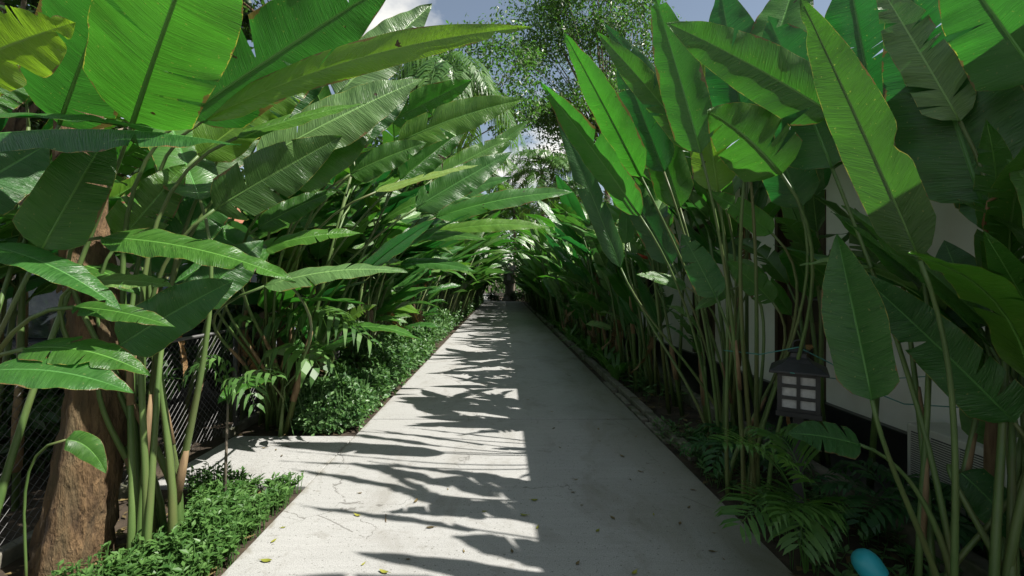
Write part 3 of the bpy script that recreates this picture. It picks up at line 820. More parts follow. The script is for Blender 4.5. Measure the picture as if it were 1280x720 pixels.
B = hero((-1.98, 2.55, 0), 'left heliconia with thick pale stems fanning out beside the tree trunk', [
    (232, 145, 2.45, 500, -30, 2.35, 0.42, 0.85, 'leaf_big', 0.02, dict(tears=2, fold=0.15)),
    (255, 150, 2.5, 666, 34, 2.15, 0.165, 0.35, 'leaf_lime', 0.10, dict(fold=0.25, tears=1, tip=0.55, sun=-0.75)),
    (248, 195, 2.7, 402, 88, 2.8, 0.27, 0.6, 'leaf_lime', 0.05, dict(tears=6, wave=0.06)),
    (322, 202, 2.9, 530, 98, 3.1, 0.36, 0.8, 'leaf_sheen', 0.04, dict(fold=0.12)),
    (296, 172, 2.6, 458, 130, 2.8, 0.14, 0.4, 'leaf', 0.06),
    (268, 262, 2.5, 428, 170, 2.6, 0.28, 0.8, 'leaf_under', 0.02),
    (236, 238, 2.8, 335, 140, 3.0, 0.24, 0.8, 'leaf_sheen', 0.02),
    (127, 297, 2.3, 370, 352, 2.3, 0.20, 0.5, 'leaf', 0.10, dict(tears=2, wave=0.05)),
    (112, 352, 2.3, 216, 358, 2.3, 0.15, 0.55, 'leaf_sheen', 0.08),
    (150, 432, 2.35, 293, 350, 2.4, 0.26, 0.75, 'leaf_deep', 0.04),
    (150, 300, 2.5, 232, 205, 2.6, 0.24, 0.8, 'leaf', 0.0, dict(tears=3)),
    (250, 250, 2.6, 200, 120, 2.9, 0.3, 0.8, 'leaf_deep', 0.0),
    (300, 165, 2.9, 430, 30, 3.1, 0.36, 0.8, 'leaf_deep', 0.02, dict(tears=1)),
    (215, 250, 2.9, 330, 90, 3.2, 0.34, 0.8, 'leaf_deep', 0.02),
    (170, 330, 2.7, 300, 240, 2.9, 0.30, 0.8, 'leaf_deep', 0.02),
    (240, 380, 2.8, 330, 300, 3.0, 0.26, 0.8, 'leaf_deep', 0.02),
], stem_r=0.024, seed=22)
Cc = hero((-2.5, 4.9, 0), 'left heliconia with one pale leaf reaching level over the side path', [
    (330, 358, 2.95, 510, 340, 3.0, 0.21, 0.5, 'leaf_sheen', 0.12, dict(fold=0.1)),
    (322, 312, 3.1, 454, 292, 3.2, 0.17, 0.45, 'leaf', 0.10),
    (322, 285, 3.2, 422, 238, 3.3, 0.18, 0.6, 'leaf', 0.06),
    (498, 178, 3.6, 656, 124, 3.6, 0.26, 0.75, 'leaf', 0.07),
    (488, 152, 3.7, 590, 100, 3.8, 0.24, 0.85, 'leaf_big', 0.02, dict(tears=2)),
    (438, 218, 3.5, 534, 178, 3.5, 0.22, 0.7, 'leaf', 0.05),
    (430, 180, 3.4, 520, 95, 3.5, 0.26, 0.8, 'leaf_deep', 0.02),
    (360, 230, 3.0, 470, 150, 3.2, 0.3, 0.8, 'leaf', 0.02),
    (420, 120, 3.3, 540, 5, 3.5, 0.35, 0.7, 'leaf_sheen', 0.02),
    (470, 240, 3.8, 602, 206, 4.0, 0.14, 0.4, 'leaf_sheen', 0.04),
    (500, 225, 3.9, 584, 158, 4.0, 0.24, 0.8, 'leaf_big', 0.02, dict(tears=2)),
    (520, 260, 4.1, 640, 190, 4.3, 0.28, 0.7, 'leaf_deep', 0.02),
    (330, 330, 3.0, 230, 270, 3.2, 0.24, 0.7, 'leaf_deep', 0.03),
], stem_r=0.018, seed=23)
hero((-1.95, 6.3, 0), 'left heliconia whose long leaves cross over the middle of the path', [
    (545, 272, 5.6, 718, 240, 5.6, 0.30, 0.5, 'leaf_big', 0.08, dict(tears=1)),
    (548, 290, 6.0, 690, 285, 6.0, 0.24, 0.45, 'leaf', 0.09),
    (520, 262, 5.4, 640, 222, 5.4, 0.26, 0.6, 'leaf_deep', 0.06),
    (530, 250, 5.8, 668, 262, 5.6, 0.22, 0.5, 'leaf', 0.12),
    (560, 235, 6.2, 662, 150, 6.4, 0.26, 0.8, 'leaf_deep', 0.02),
    (540, 225, 6.0, 640, 172, 6.2, 0.30, 0.7, 'leaf', 0.04, dict(tears=2)),
    (500, 300, 5.6, 610, 300, 5.4, 0.2, 0.5, 'leaf', 0.1),
    (500, 330, 5.6, 596, 340, 5.3, 0.2, 0.5, 'leaf_deep', 0.1),
    (500, 215, 5.8, 600, 130, 6.0, 0.32, 0.8, 'leaf_deep', 0.02),
], stem_r=0.018, seed=24)
sb = MB()     # the small leaf low by the trunk
blade(sb, P(82, 550, 2.15), P(112, 548, 2.15), P(133, 592, 2.15), 0.10, Vector((0.3, -0.8, 0.5)), random.Random(5), nv=20)
o = sb.build('leaf', 'leaf', A, True)
sb = MB(); sb.tube(petiole_pts(Vector((-2.3, 2.2, 0)), P(82, 550, 2.15), Vector((1, 0, 0.1)), 8), [0.006] * 9, 6); sb.build('stem', 'stem', A, True)

# ---- near right clumps
D = hero((1.98, 2.0, 0), 'nearest right heliconia with one huge half shaded leaf over the wall', [
    (1150, 326, 1.9, 1000, -5, 2.0, 0.21, 0.95, 'leaf_under', 0.03, dict(fold=0.12, droop=0.1, tip=0.5, bite=1)),
    (1044, 145, 2.3, 832, 28, 2.5, 0.27, 0.6, 'leaf', 0.05),
    (1200, 152, 2.3, 1095, -25, 2.5, 0.22, 0.5, 'leaf_sheen', 0.02, dict(tears=5, wave=0.06)),
    (1228, 255, 2.3, 1130, -40, 2.5, 0.50, 0.85, 'leaf_deep', 0.0),
    (1090, 500, 1.9, 1046, 292, 1.95, 0.22, 0.8, 'leaf_deep', 0.02, dict(fold=0.6)),
    (1268, 528, 1.95, 1068, 337, 2.1, 0.22, 0.7, 'leaf_deep', 0.03, dict(fold=0.3)),
    (1075, 556, 2.15, 984, 542, 2.2, 0.17, 0.5, 'leaf_deep', 0.08),
    (1040, 210, 2.5, 960, 20, 2.7, 0.4, 0.8, 'leaf_deep', 0.02),
    (1100, 180, 2.7, 1060, -40, 2.8, 0.5, 0.8, 'leaf_deep', 0.0),
], stem_r=0.018, seed=31)
E = hero((2.2, 1.85, 0), 'right heliconia with dark broad leaves cut by the right frame edge', [
    (1300, 100, 1.95, 1185, -60, 2.1, 0.34, 0.85, 'leaf_big', 0.02),
    (1275, 300, 2.2, 1290, -40, 2.3, 0.45, 0.9, 'leaf_deep', 0.0),
    (1200, 590, 2.1, 1300, 700, 2.0, 0.17, 0.6, 'leaf_deep', 0.1),
    (1225, 410, 2.2, 1180, 300, 2.3, 0.22, 0.8, 'leaf_deep', 0.0),
    (1240, 560, 2.3, 1215, 400, 2.4, 0.2, 0.8, 'leaf', 0.0),
    (1270, 270, 2.3, 1200, 60, 2.5, 0.4, 0.8, 'leaf_deep', 0.0),
    (1330, 480, 2.2, 1250, 330, 2.3, 0.3, 0.8, 'leaf_deep', 0.0),
    (1340, -120, 1.6, 1060, -300, 1.55, 0.34, 0.2, 'leaf', 0.05, dict(tears=2)),
], stem_r=0.018, seed=32)
b = MB(); b.tube([P(1300, 232, 2.0), P(1262, 236, 2.0), P(1236, 252, 2.0), P(1230, 280, 2.0), P(1238, 310, 2.0), P(1246, 336, 2.0)], [0.005, 0.007, 0.008, 0.008, 0.007, 0.003], 8)
b.build('withered_stalk', 'stalk_red', E, True)
Fh = hero((1.68, 3.2, 0), 'right heliconia with tall bare stems just before the wooden door', [
    (876, 192, 2.8, 816, -15, 3.0, 0.26, 0.8, 'leaf_big', 0.03),
    (977, 218, 2.5, 884, 138, 2.5, 0.34, 0.7, 'leaf', 0.14, dict(fold=-0.1)),
    (898, 240, 3.1, 868, 55, 3.2, 0.28, 0.85, 'leaf_lime', 0.0, dict(tears=4)),
    (966, 378, 3.1, 908, 326, 3.1, 0.16, 0.7, 'leaf', 0.08),
    (895, 372, 3.1, 852, 292, 3.2, 0.20, 0.7, 'leaf_deep', 0.05),
    (965, 292, 3.0, 886, 240, 3.0, 0.15, 0.6, 'leaf_big', 0.08),
    (912, 362, 3.2, 868, 388, 3.2, 0.09, 0.6, 'leaf', 0.06),
    (930, 160, 2.9, 900, -20, 3.1, 0.36, 0.8, 'leaf_deep', 0.0),
    (1000, 260, 2.9, 945, 110, 3.1, 0.3, 0.8, 'leaf_deep', 0.02),
    (950, 120, 2.7, 1000, -40, 2.9, 0.35, 0.8, 'leaf_big', 0.02, dict(tears=2)),
], stem_r=0.017, seed=33)
G = hero((1.9, 3.9, 0), 'right heliconia with upright paddle leaves against the open sky', [
    (802, 222, 3.6, 705, 40, 3.6, 0.28, 0.85, 'leaf_big', 0.02, dict(fold=0.15)),
    (800, 270, 3.6, 675, 101, 3.6, 0.30, 0.8, 'leaf_big', 0.03),
    (872, 188, 3.2, 746, 40, 3.2, 0.19, 0.5, 'leaf', 0.05, dict(fold=0.3)),
    (852, 152, 3.3, 753, 28, 3.4, 0.15, 0.6, 'leaf_deep', 0.04),
    (858, 359, 3.8, 795, 343, 3.8, 0.12, 0.5, 'leaf', 0.1),
    (776, 335, 4.0, 694, 138, 4.1, 0.19, 0.7, 'leaf_deep', 0.03),
    (830, 215, 3.7, 770, 60, 3.9, 0.28, 0.8, 'leaf_deep', 0.02),
    (850, 260, 3.8, 800, 100, 4.0, 0.3, 0.8, 'leaf', 0.02),
    (782, 305, 4.4, 786, 243, 4.4, 0.16, 0.85, 'leaf_big', 0.02),
    (840, 330, 4.0, 770, 210, 4.2, 0.26, 0.8, 'leaf_deep', 0.03),
], stem_r=0.017, seed=34)
# hanging red flower beside the bare stems
fl = MB(); q0 = P(812, 250, 5.2); rng = random.Random(4)
ax_pts = [q0 + Vector((0.0, 0, -k * 0.11)) + Vector((0.03 * math.sin(k), 0, 0)) for k in range(9)]
fl.tube(ax_pts, 0.008, 6)
for k in range(2, 9):
    a = ax_pts[k]; s = 1 if k % 2 else -1
    tip = a + Vector((s * 0.14, -0.03, 0.05)); 
    fl.tube([a, a + (tip - a) * 0.4 + Vector((0, 0, -0.015)), tip], [0.018, 0.022, 0.002], 6)

ORD = ['first', 'second', 'third', 'fourth', 'fifth', 'sixth', 'seventh', 'eighth', 'ninth', 'tenth', 'eleventh', 'twelfth']
rng = random.Random(55)
nL = nR = 0
y = 4.8
rows = []
while y < 13.5:
    rows.append(y); y += 0.62 + 0.035 * y
for i, y in enumerate(rows):
    sl = (y > 4.6)
    x = -2.22 - rng.uniform(0, 0.3)
    if sl or True:
        far = 'among slender stems' if i % 2 else 'over the low hedge'
        clump((x, y + (0.35 if y < 4.6 else 0), 0), 500 + i, 1, 'left row heliconia with arching leaves %s, %s behind the side path' % (far, ORD[i]) if i < 9 else 'left row heliconia with arching leaves deep in the green tunnel',
              nshoot=7, nl=(4, 5), hs=(1.0, 2.7), upright=0.15, Lr=(0.8, 1.35), low=3)
    if i < 7:
        clump((x - 0.75, y + 0.3, 0), 540 + i, 1, 'back row heliconia standing against the wire fence, %s along it' % ORD[i], nshoot=4, nl=(3, 4), hs=(1.6, 2.6), upright=0.45, Lr=(0.9, 1.3))
y = 4.6; i = 0
while y < 13.5:
    x = 1.95 + rng.uniform(0, 0.3)
    c = clump((x, y, 0), 600 + i, -1, 'right row heliconia with upright leaves beside the kerb, %s beyond the lantern' % ORD[i] if i < 8 else 'right row heliconia with upright leaves deep in the green tunnel',
          nshoot=6 if y > 7.5 else 4, nl=(3, 4), hs=(0.9 if y > 6 else 1.5, 2.5), upright=0.85, Lr=(0.8, 1.3), low=4 if y > 5.5 else 1)
    if i == 1: fl.build('flower', 'bract', c, True)
    i += 1; y += 0.66 + 0.035 * y
for k, (x, y) in enumerate(((2.75, 4.55), (2.7, 8.2))):
    clump((x - 0.28, y, 0), 640 + k, -1, 'slim heliconia close to the white house wall, %s from the air conditioner' % ORD[k], nshoot=4, nl=(2, 3), hs=(1.9, 2.7), upright=0.8, Lr=(0.8, 1.2), spread=0.2)

for k, (x, y, lab) in enumerate(((-3.45, 2.7, 'tall heliconia behind the fence in front of the grey car'), (-3.3, 4.2, 'tall heliconia behind the fence opposite the side path'), (-3.3, 6.0, 'tall heliconia behind the fence, farther than the side path'), (-4.0, 3.3, 'heliconia rising beside the grey car roof'))):
    clump((x, y, 0), 660 + k, 1, lab, nshoot=6, nl=(3, 5), hs=(1.4, 2.7), upright=0.4, Lr=(0.9, 1.3))
for k, (x, y, lab) in enumerate(((2.62, 3.55, 'slim dark heliconia between the lantern and the white wall'), (2.5, 1.6, 'dark heliconia against the wall nearest the right frame edge'), (2.55, 2.15, 'dark heliconia standing just before the air conditioner'))):
    clump((x, y, 0), 670 + k, -1, lab, nshoot=4, nl=(2, 4), hs=(1.2, 2.3) if k == 0 else (0.9, 1.5), upright=0.9, Lr=(0.7, 1.0), spread=0.2)

LF = 'left heliconia clump far along the path, leaves arching into the tunnel'
RF_ = 'right heliconia clump far along the path, sunlit leaves above dark stems'
protoL = [merged_clump(700 + k, 1, 13, (3, 5), (0.6, 2.9), 0.1, (0.8, 1.35), LF) for k in range(4)]
protoR = [merged_clump(720 + k, -1, 9, (3, 4), (0.5, 2.6), 0.75, (0.8, 1.35), RF_) for k in range(4)]
y = 14.2; k = 0; first = set()
while y < 37:
    for side, protos, lab in ((-1, protoL, LF), (1, protoR, RF_)):
        for colm in (0, 1):
            x = side * (1.95 + rng.uniform(-.05, .25) + 0.75 * colm); yy = y + rng.uniform(-.2, .2) + 0.5 * colm
            pr = protos[(k + colm * 2) % 4]
            sc_ = rng.uniform(0.95, 1.25) * (1.12 if side < 0 else 1.0); rz = rng.uniform(-0.35, 0.35)
            if pr.name not in first:
                first.add(pr.name); pr.location = (x, yy, 0); pr.rotation_euler.z = rz; pr.scale = (sc_,) * 3
            else:
                dup(pr, (x, yy, 0), rz, lab, sc_)
    k += 1; y += 1.25

# ------------------------------------------------------------------ small leaf masses
def leafbit(mb, c, d, n, L, W, tint, fold=0.25):
    d = d.normalized(); n = (n - d * n.dot(d)); 
    if n.length < 1e-5: n = Vector((0, 0, 1)).cross(d)
    n.normalize(); s = d.cross(n)
    mb.add([c, c + d * L * 0.5 + s * W / 2 + n * fold * W / 2, c + d * L, c + d * L * 0.5 - s * W / 2 + n * fold * W / 2], [(0, 1, 2), (0, 2, 3)], [(tint, 0)] * 4)

def rdir(rng):
    z = rng.uniform(-1, 1); a = rng.uniform(0, 6.283); q = math.sqrt(1 - z * z)
    return Vector((q * math.cos(a), q * math.sin(a), z))

def hedge_mass(y0, y1, xr, hf, n, L, seed, pw=1.0):
    rng = random.Random(seed); mb = MB()
    for _ in range(n):
        t = rng.random() ** pw * (0.02 if rng.random() < 0.09 else 1)
        y = y0 + (y1 - y0) * t
        a = rng.uniform(0, math.pi)            # over the rounded top and down the faces
        xm = (xr[0] + xr[1]) / 2; hw = (xr[1] - xr[0]) / 2
        lump = 0.80 + 0.25 * math.sin(y * 3.1 + 1) * math.sin(y * 1.37) + 0.12 * math.sin(y * 9 + a * 3)
        h = hf(y) * lump
        q = rng.uniform(0.8, 1.06)
        endcap = y < y0 + 0.16
        if endcap: q = rng.random() ** 0.5
        ca, sa = math.cos(a), math.sin(a)
        ex = math.copysign(abs(ca) ** 0.6, ca) * hw * q * (0.9 + 0.1 * lump); ez = abs(sa) ** 0.55 * h * q
        nrm = Vector((ca, rng.gauss(0, .3), sa + 0.35)) if not endcap else Vector((ca * .4, -1, .5))
        c = Vector((xm + ex, y + (0.22 * q * q if endcap else 0), max(0.01, ez)))
        d = (rdir(rng) + nrm * 0.45 - Vector((0, 0, 0.25)))
        l_ = L * rng.uniform(0.6, 1.3) * (1 + t * 0.8)
        leafbit(mb, c, d, nrm + rdir(rng) * 0.5, l_, l_ * 0.55, rng.random() ** 1.3)
    for _ in range(max(20, n // 60)):
        y = rng.uniform(y0, y1); x = rng.uniform(xr[0] + .1, xr[1] - .1)
        mb.tube([(x, y, -0.02), (x + rng.uniform(-.1, .1), y + rng.uniform(-.1, .1), hf(y) * 0.75)], 0.005, 4)
    return mb
hm = hedge_mass(4.50, 9.5, (-2.2, -1.46), lambda y: 0.56 if y < 5.2 else 0.62, 17000, 0.055, 1, 1.35)
tag(hm.build('low_hedge', 'hedge'), 'low dense leafy hedge trimmed along the left path edge beyond side path', 'hedge')
hm = hedge_mass(9.5, 35.8, (-2.3, -1.5), lambda y: 0.72, 12000, 0.085, 2, 1.3)
tag(hm.build('low_hedge', 'hedge'), 'lighter feathery hedge bordering the left edge toward the path end', 'hedge')

def cover(polyf, n, hmax, L, seed, name, label, mat):
    rng = random.Random(seed); mb = MB(); k = 0
    while k < n:
        x, y, ok = polyf(rng)
        if not ok: continue
        pz = math.sin(x * 8.3 + seed) * math.sin(y * 6.1 + x * 3) 
        if pz > 0.62 and rng.random() < 0.8: k += 1; continue
        h = hmax * rng.uniform(0.3, 1.0) * (1.0 - 0.45 * pz)
        top = Vector((x + rng.uniform(-.03, .03), y + rng.uniform(-.03, .03), h))
        mb.tube([(x, y, -0.03), top], 0.0025, 3, caps=False)
        for q in range(rng.randint(5, 8)):
            t = rng.uniform(0.35, 1.0); c = Vector((x, y, 0)).lerp(top, t)
            a = rng.uniform(0, 6.283)
            d = Vector((math.cos(a), math.sin(a), rng.uniform(0.0, 0.7)))
            l_ = L * rng.uniform(0.6, 1.25)
            leafbit(mb, c, d, Vector((0, 0, 1)) + rdir(rng) * 0.4, l_, l_ * 0.42, rng.random())
        k += 1
    o = mb.build(name, mat); return tag(o, label, 'ground cover', None, 'stuff')
cover(lambda r_: ((lambda x, y: (x, y, x < -1.47 - 0.02 * math.sin(y * 20) and x > -2.15 + 0.25 * math.sin(y * 3)))(r_.uniform(-2.3, -1.44), r_.uniform(1.9, 3.32))), 1700, 0.15, 0.045, 3,
      'ground_cover', 'bright green leafy ground cover spilling at left path corner', 'cover')
cover(lambda r_: ((lambda x, y: (x, y, True))(r_.uniform(1.53, 2.3), r_.uniform(1.8, 4.6))), 420, 0.12, 0.06, 4,
      'ground_cover', 'dark low ground cover in the shaded right bed', 'hedge')
cover(lambda r_: ((lambda x, y: (x, y, True))(r_.uniform(1.75, 2.3), r_.uniform(5.5, 30))), 700, 0.22, 0.09, 5,
      'ground_cover', 'dark ground cover under the right row of heliconias', 'hedge')

# litter on the soil
rng = random.Random(9); mb = MB()
for _ in range(1500):
    left = rng.random() < 0.7
    x = rng.uniform(-2.6, -1.5) if left else rng.uniform(1.55, 2.3); y = 1.5 + 8 * rng.random() ** 1.5
    if 3.3 < y < 4.5 and left: continue
    a = rng.uniform(0, 6.28); l_ = rng.uniform(0.03, 0.12)
    leafbit(mb, Vector((x, y, -0.02 + rng.uniform(0, 0.02))), Vector((math.cos(a), math.sin(a), rng.uniform(0, .25))), Vector((0, 0, 1)) + rdir(rng) * .3, l_, l_ * 0.35, rng.random())
tag(mb.build('leaf_litter', 'dry'), 'dry brown leaf litter on the soil beds', 'leaf litter', None, 'stuff')

# fallen leaves on the path: each its own
def fallen(x, y, L, mat, seed, z=0.0):
    r_ = random.Random(seed); mb = MB(); a = r_.uniform(0, 6.28)
    d = Vector((math.cos(a), math.sin(a), 0)); s = Vector((-d.y, d.x, 0)); W = L * r_.uniform(0.34, 0.5); curl = r_.uniform(0.05, 0.22) * L
    n = 6; v = []; f = []; tint = r_.random()
    for i in range(n + 1):
        t = i / n; w = W / 2 * math.sin(math.pi * min(1, t * 0.97 + 0.015)) ** 0.8
        c = Vector((x, y, z + 0.003)) + d * L * (t - 0.5) + Vector((0, 0, curl * (2 * t - 1) ** 2))
        v += [c - s * w + Vector((0, 0, w * 0.3)), c, c + s * w + Vector((0, 0, w * 0.35))]
    for i in range(n):
        f += [(3 * i, 3 * i + 1, 3 * i + 4, 3 * i + 3), (3 * i + 1, 3 * i + 2, 3 * i + 5, 3 * i + 4)]
    mb.add(v, f, [(tint, 0)] * len(v)); mb.tube([v[1], v[1] - d * L * 0.25], 0.0012, 4)
    o = mb.build('fallen_leaf', mat, None, True)
    return o
k = 0
for (px, py, L, m_) in ((447, 645, .055, 'dry_yellow'), (480, 716, .06, 'dry_yellow'), (333, 702, .065, 'dry_yellow'), (354, 660, .03, 'dry_yellow'), (342, 677, .04, 'dry_yellow'), (454, 706, .03, 'dry_yellow'),
                    (668, 626, .05, 'dry_yellow'), (672, 660, .04, 'dry_yellow'), (747, 664, .04, 'dry_yellow'), (817, 644, .03, 'dry_yellow'), (793, 717, .05, 'dry_yellow'), (655, 645, .05, 'dry_yellow'), (605, 640, .03, 'dry_yellow')):
    pt = P(px, py, 1); Y = F * H / (py - VY)
    o = fallen(P(px, py, Y).x, Y, L, m_, 900 + k); k += 1
    sunny = px < 640
    tag(o, 'small yellow green leaf fallen on %s concrete' % ('the sunlit left part of the path' if sunny else 'the shaded middle of the path'), 'fallen leaf', 'fallen leaves on the path')
spots = [(510, 700), (560, 612), (520, 627), (450, 617), (720, 600), (830, 592), (800, 590), (778, 571), (788, 600), (748, 537), (692, 536), (760, 525), (716, 616), (766, 648), (861, 635), (893, 667), (890, 690), (866, 613), (825, 583), (727, 632), (722, 705),
         (352, 570), (345, 562), (385, 553), (330, 560), (360, 558), (750, 552), (700, 560), (795, 546), (660, 500), (700, 490), (690, 515), (740, 500), (712, 470), (602, 480), (850, 655), (905, 700), (640, 690), (580, 690), (538, 660)]
for (px, py) in spots:
    Y = F * H / (py - VY); x = P(px, py, Y).x
    o = fallen(x, Y, random.Random(k).uniform(.018, .055), 'dry', 950 + k, -0.004 if x < -1.45 else 0.0); k += 1
    where = 'the side path slab' if x < -1.45 else ('the sunlit left part of the path' if x < 0.2 else 'the shaded right part of the path')
    tag(o, 'curled dry brown leaf fallen on %s' % where, 'fallen leaf', 'fallen leaves on the path')
b = MB(); q = P(482, 648, F * H / (648 - VY)); b.tube([(q.x - 0.01, q.y + 0.05, 0.004), (q.x, q.y, 0.006), (q.x + 0.015, q.y - 0.05, 0.004)], 0.0025, 5)
tag(b.build('twig', 'stem_dry'), 'thin dark twig lying on the sunlit path', 'twig')

# ------------------------------------------------------------------ palms, strappy plants
def frond(mb, p0, p1, p2, n, L, W, rng, hang=0.4, rachis=0.006, fwd=0.7, start=0.12):
    n_r = 12
    mb.tube([bez(p0, p1, p2, k / n_r) for k in range(n_r + 1)], [rachis * (1 - 0.8 * k / n_r) for k in range(n_r + 1)], 5)
    for i in range(n):
        t = start + (1 - start) * i / (n - 1)
        c = bez(p0, p1, p2, t); T = dbez(p0, p1, p2, t)
        S = T.cross(Vector((0, 0, 1)))
        if S.length < 1e-3: S = Vector((1, 0, 0))
        S.normalize(); U = S.cross(T)
        l_ = L * (math.sin(math.pi * (0.12 + 0.80 * t)) ** 0.7) * rng.uniform(0.85, 1.12)
        for s in (-1, 1):
            d = (S * s + T * fwd * rng.uniform(0.8, 1.2) + U * rng.uniform(0.05, 0.35)).normalized()
            a = c; m1 = c + d * l_ * 0.4; m2 = c + d * l_ * 0.75 - Vector((0, 0, l_ * hang * 0.3)); e = c + d * l_ * 0.95 - Vector((0, 0, l_ * hang))
            w = (T - d * T.dot(d)); w = w.normalized() * W / 2 if w.length > 1e-4 else U * W / 2
            tint = rng.random()
            mb.add([a, m1 + w, m1 - w, m2 + w * 0.85, m2 - w * 0.85, e], [(0, 1, 2), (1, 3, 4, 2), (3, 5, 4)], [(tint, 0)] * 6)

# broad drooping leaflets over the fence at left centre
rt = empty('palm_shrub', (-1.75, 4.85, 0), 'low palm with broad drooping leaflets standing behind the side path', 'palm')
rng = random.Random(12)
for (bx, by, bY, ax_, ay_, tx, ty, tY, L, W, n) in ((385, 540, 4.7, 330, 310, 462, 425, 4.3, 0.42, 0.05, 15), (375, 545, 4.7, 390, 330, 330, 420, 4.5, 0.42, 0.055, 14), (378, 545, 4.7, 355, 380, 400, 460, 4.2, 0.40, 0.075, 9), (370, 545, 4.75, 320, 330, 290, 430, 4.6, 0.4, 0.05, 13)):
    mb = MB(); frond(mb, P(bx, by, bY), P(ax_, ay_, (bY + tY) / 2), P(tx, ty, tY), n, L, W, rng, hang=0.75, start=0.45, fwd=0.45)
    mb.build('frond', 'cover', rt)
# slim sapling palm in front of the side path
rt = empty('palm_sapling', P(283, 628, 3.15), 'slim palm sapling with drooping leaves at the ground cover edge', 'palm')
rt.location.z = 0
mb = MB(); mb.tube([P(280, 640, 3.1), P(283, 560, 3.1), P(285, 500, 3.1)], [0.012, 0.009, 0.006], 7); mb.build('stem', 'bark_grey', rt, True)
for (ax_, ay_, tx, ty) in ((300, 440, 318, 505), (270, 430, 235, 470), (290, 430, 250, 455), (310, 450, 345, 470)):
    mb = MB(); frond(mb, P(285, 505, 3.1), P(ax_, ay_, 3.1), P(tx, ty, 3.0), 8, 0.18, 0.028, rng, hang=0.6, start=0.2); mb.build('frond', 'cover', rt)
# feather palm in the right foreground
rt = empty('parlour_palm', P(1010, 720, 2.35), 'dark green feather palm reaching over right path edge below the lantern', 'palm')
rt.location.z = 0
b0 = Vector((rt.location.x + 0.02, 2.38, 0))
for (ax_, ay_, tx, ty, tY, n) in ((1000, 560, 905, 552, 2.25, 15), (985, 590, 925, 655, 2.2, 13), (1010, 570, 1000, 680, 2.15, 13), (1005, 540, 960, 545, 2.6, 13), (1010, 610, 985, 640, 2.1, 12)):
    mb = MB(); frond(mb, b0 + Vector((rng.uniform(-.04, .04), rng.uniform(-.04, .04), 0)), P(ax_, ay_ - 12, 2.35), P(tx, ty, tY), n + 5, 0.27, 0.021, rng, hang=0.3, start=0.42, fwd=0.75)
    mb.build('frond', 'palm_leaf', rt)
# fishtail style understorey near the air conditioner
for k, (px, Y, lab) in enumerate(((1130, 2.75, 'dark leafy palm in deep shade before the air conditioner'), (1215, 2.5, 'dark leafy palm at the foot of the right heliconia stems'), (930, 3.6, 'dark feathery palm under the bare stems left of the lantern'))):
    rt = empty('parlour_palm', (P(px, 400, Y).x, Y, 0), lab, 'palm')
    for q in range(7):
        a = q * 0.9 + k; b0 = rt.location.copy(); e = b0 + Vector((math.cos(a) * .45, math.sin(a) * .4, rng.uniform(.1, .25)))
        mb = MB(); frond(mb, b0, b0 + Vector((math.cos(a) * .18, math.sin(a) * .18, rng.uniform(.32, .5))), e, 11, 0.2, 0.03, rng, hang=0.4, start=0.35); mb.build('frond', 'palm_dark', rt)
# strappy lilies along the right edge
for k, Y in enumerate((6.9, 7.9, 9.0, 10.2, 11.6, 13.4)):
    x = 1.72 + 0.06 * (k % 2)
    rt = empty('strap_lily', (x, Y, 0), 'strappy leaved lily clump on the right path edge, %s from the lantern' % ORD[k], 'lily', 'strappy lilies on the right path edge')
    for q in range(16):
        a = rng.uniform(0, 6.28); L = rng.uniform(.45, .75); d = Vector((math.cos(a), math.sin(a), 0))
        b0 = Vector((x, Y, 0)) + d * .03
        mb = MB(); blade(mb, b0, b0 + d * L * .35 + Vector((0, 0, L * .8)), b0 + d * L * .95 + Vector((0, 0, L * rng.uniform(.2, .7))), .055, Vector((0, 0, 1)) - d * 0.6, rng, nv=10, nu=2, base=.1, tipstart=.3)
        mb.build('leaf', 'strap', rt, True)

# ------------------------------------------------------------------ trees
def bark_trunk(pts, rads, n=20, rough=0.12, seed=0):
    r_ = random.Random(seed); mb = MB(); m = 10; P_ = []; Rr = []
    for i in range(len(pts) - 1):
        for k in range(m):
            t = k / m; P_.append(Vector(pts[i]).lerp(Vector(pts[i + 1]), t)); Rr.append(rads[i] + (rads[i + 1] - rads[i]) * t)
    P_.append(Vector(pts[-1])); Rr.append(rads[-1])
    mb.tube(P_, Rr, n)
    ph = [r_.uniform(0, 6.28) for _ in range(8)]
    for j in range(len(P_)):
        for k in range(n):
            a = 2 * math.pi * k / n; idx = j * n + k
            q = 1 + rough * (math.sin(3 * a + ph[0] + j * .05) * .5 + math.sin(7 * a + ph[1] + .2 * math.sin(j * .4)) * .35 + r_.uniform(-.35, .35)) 
            c = P_[j]; v = Vector(mb.v[idx]); mb.v[idx] = tuple(c + (v - c) * q)
    return mb

def crown_leaves(mb, blobs, n, L, rng):
    for _ in range(n):
        c, r_ = rng.choice(blobs)
        d = rdir(rng); q = rng.random() ** 0.45
        p = c + Vector((d.x * r_.x, d.y * r_.y, d.z * r_.z)) * q
        l_ = L * rng.uniform(.6, 1.3)
        leafbit(mb, p, rdir(rng) + Vector((0, 0, -.5)), d + Vector((0, 0, .8)) + rdir(rng) * .6, l_, l_ * .5, rng.random())

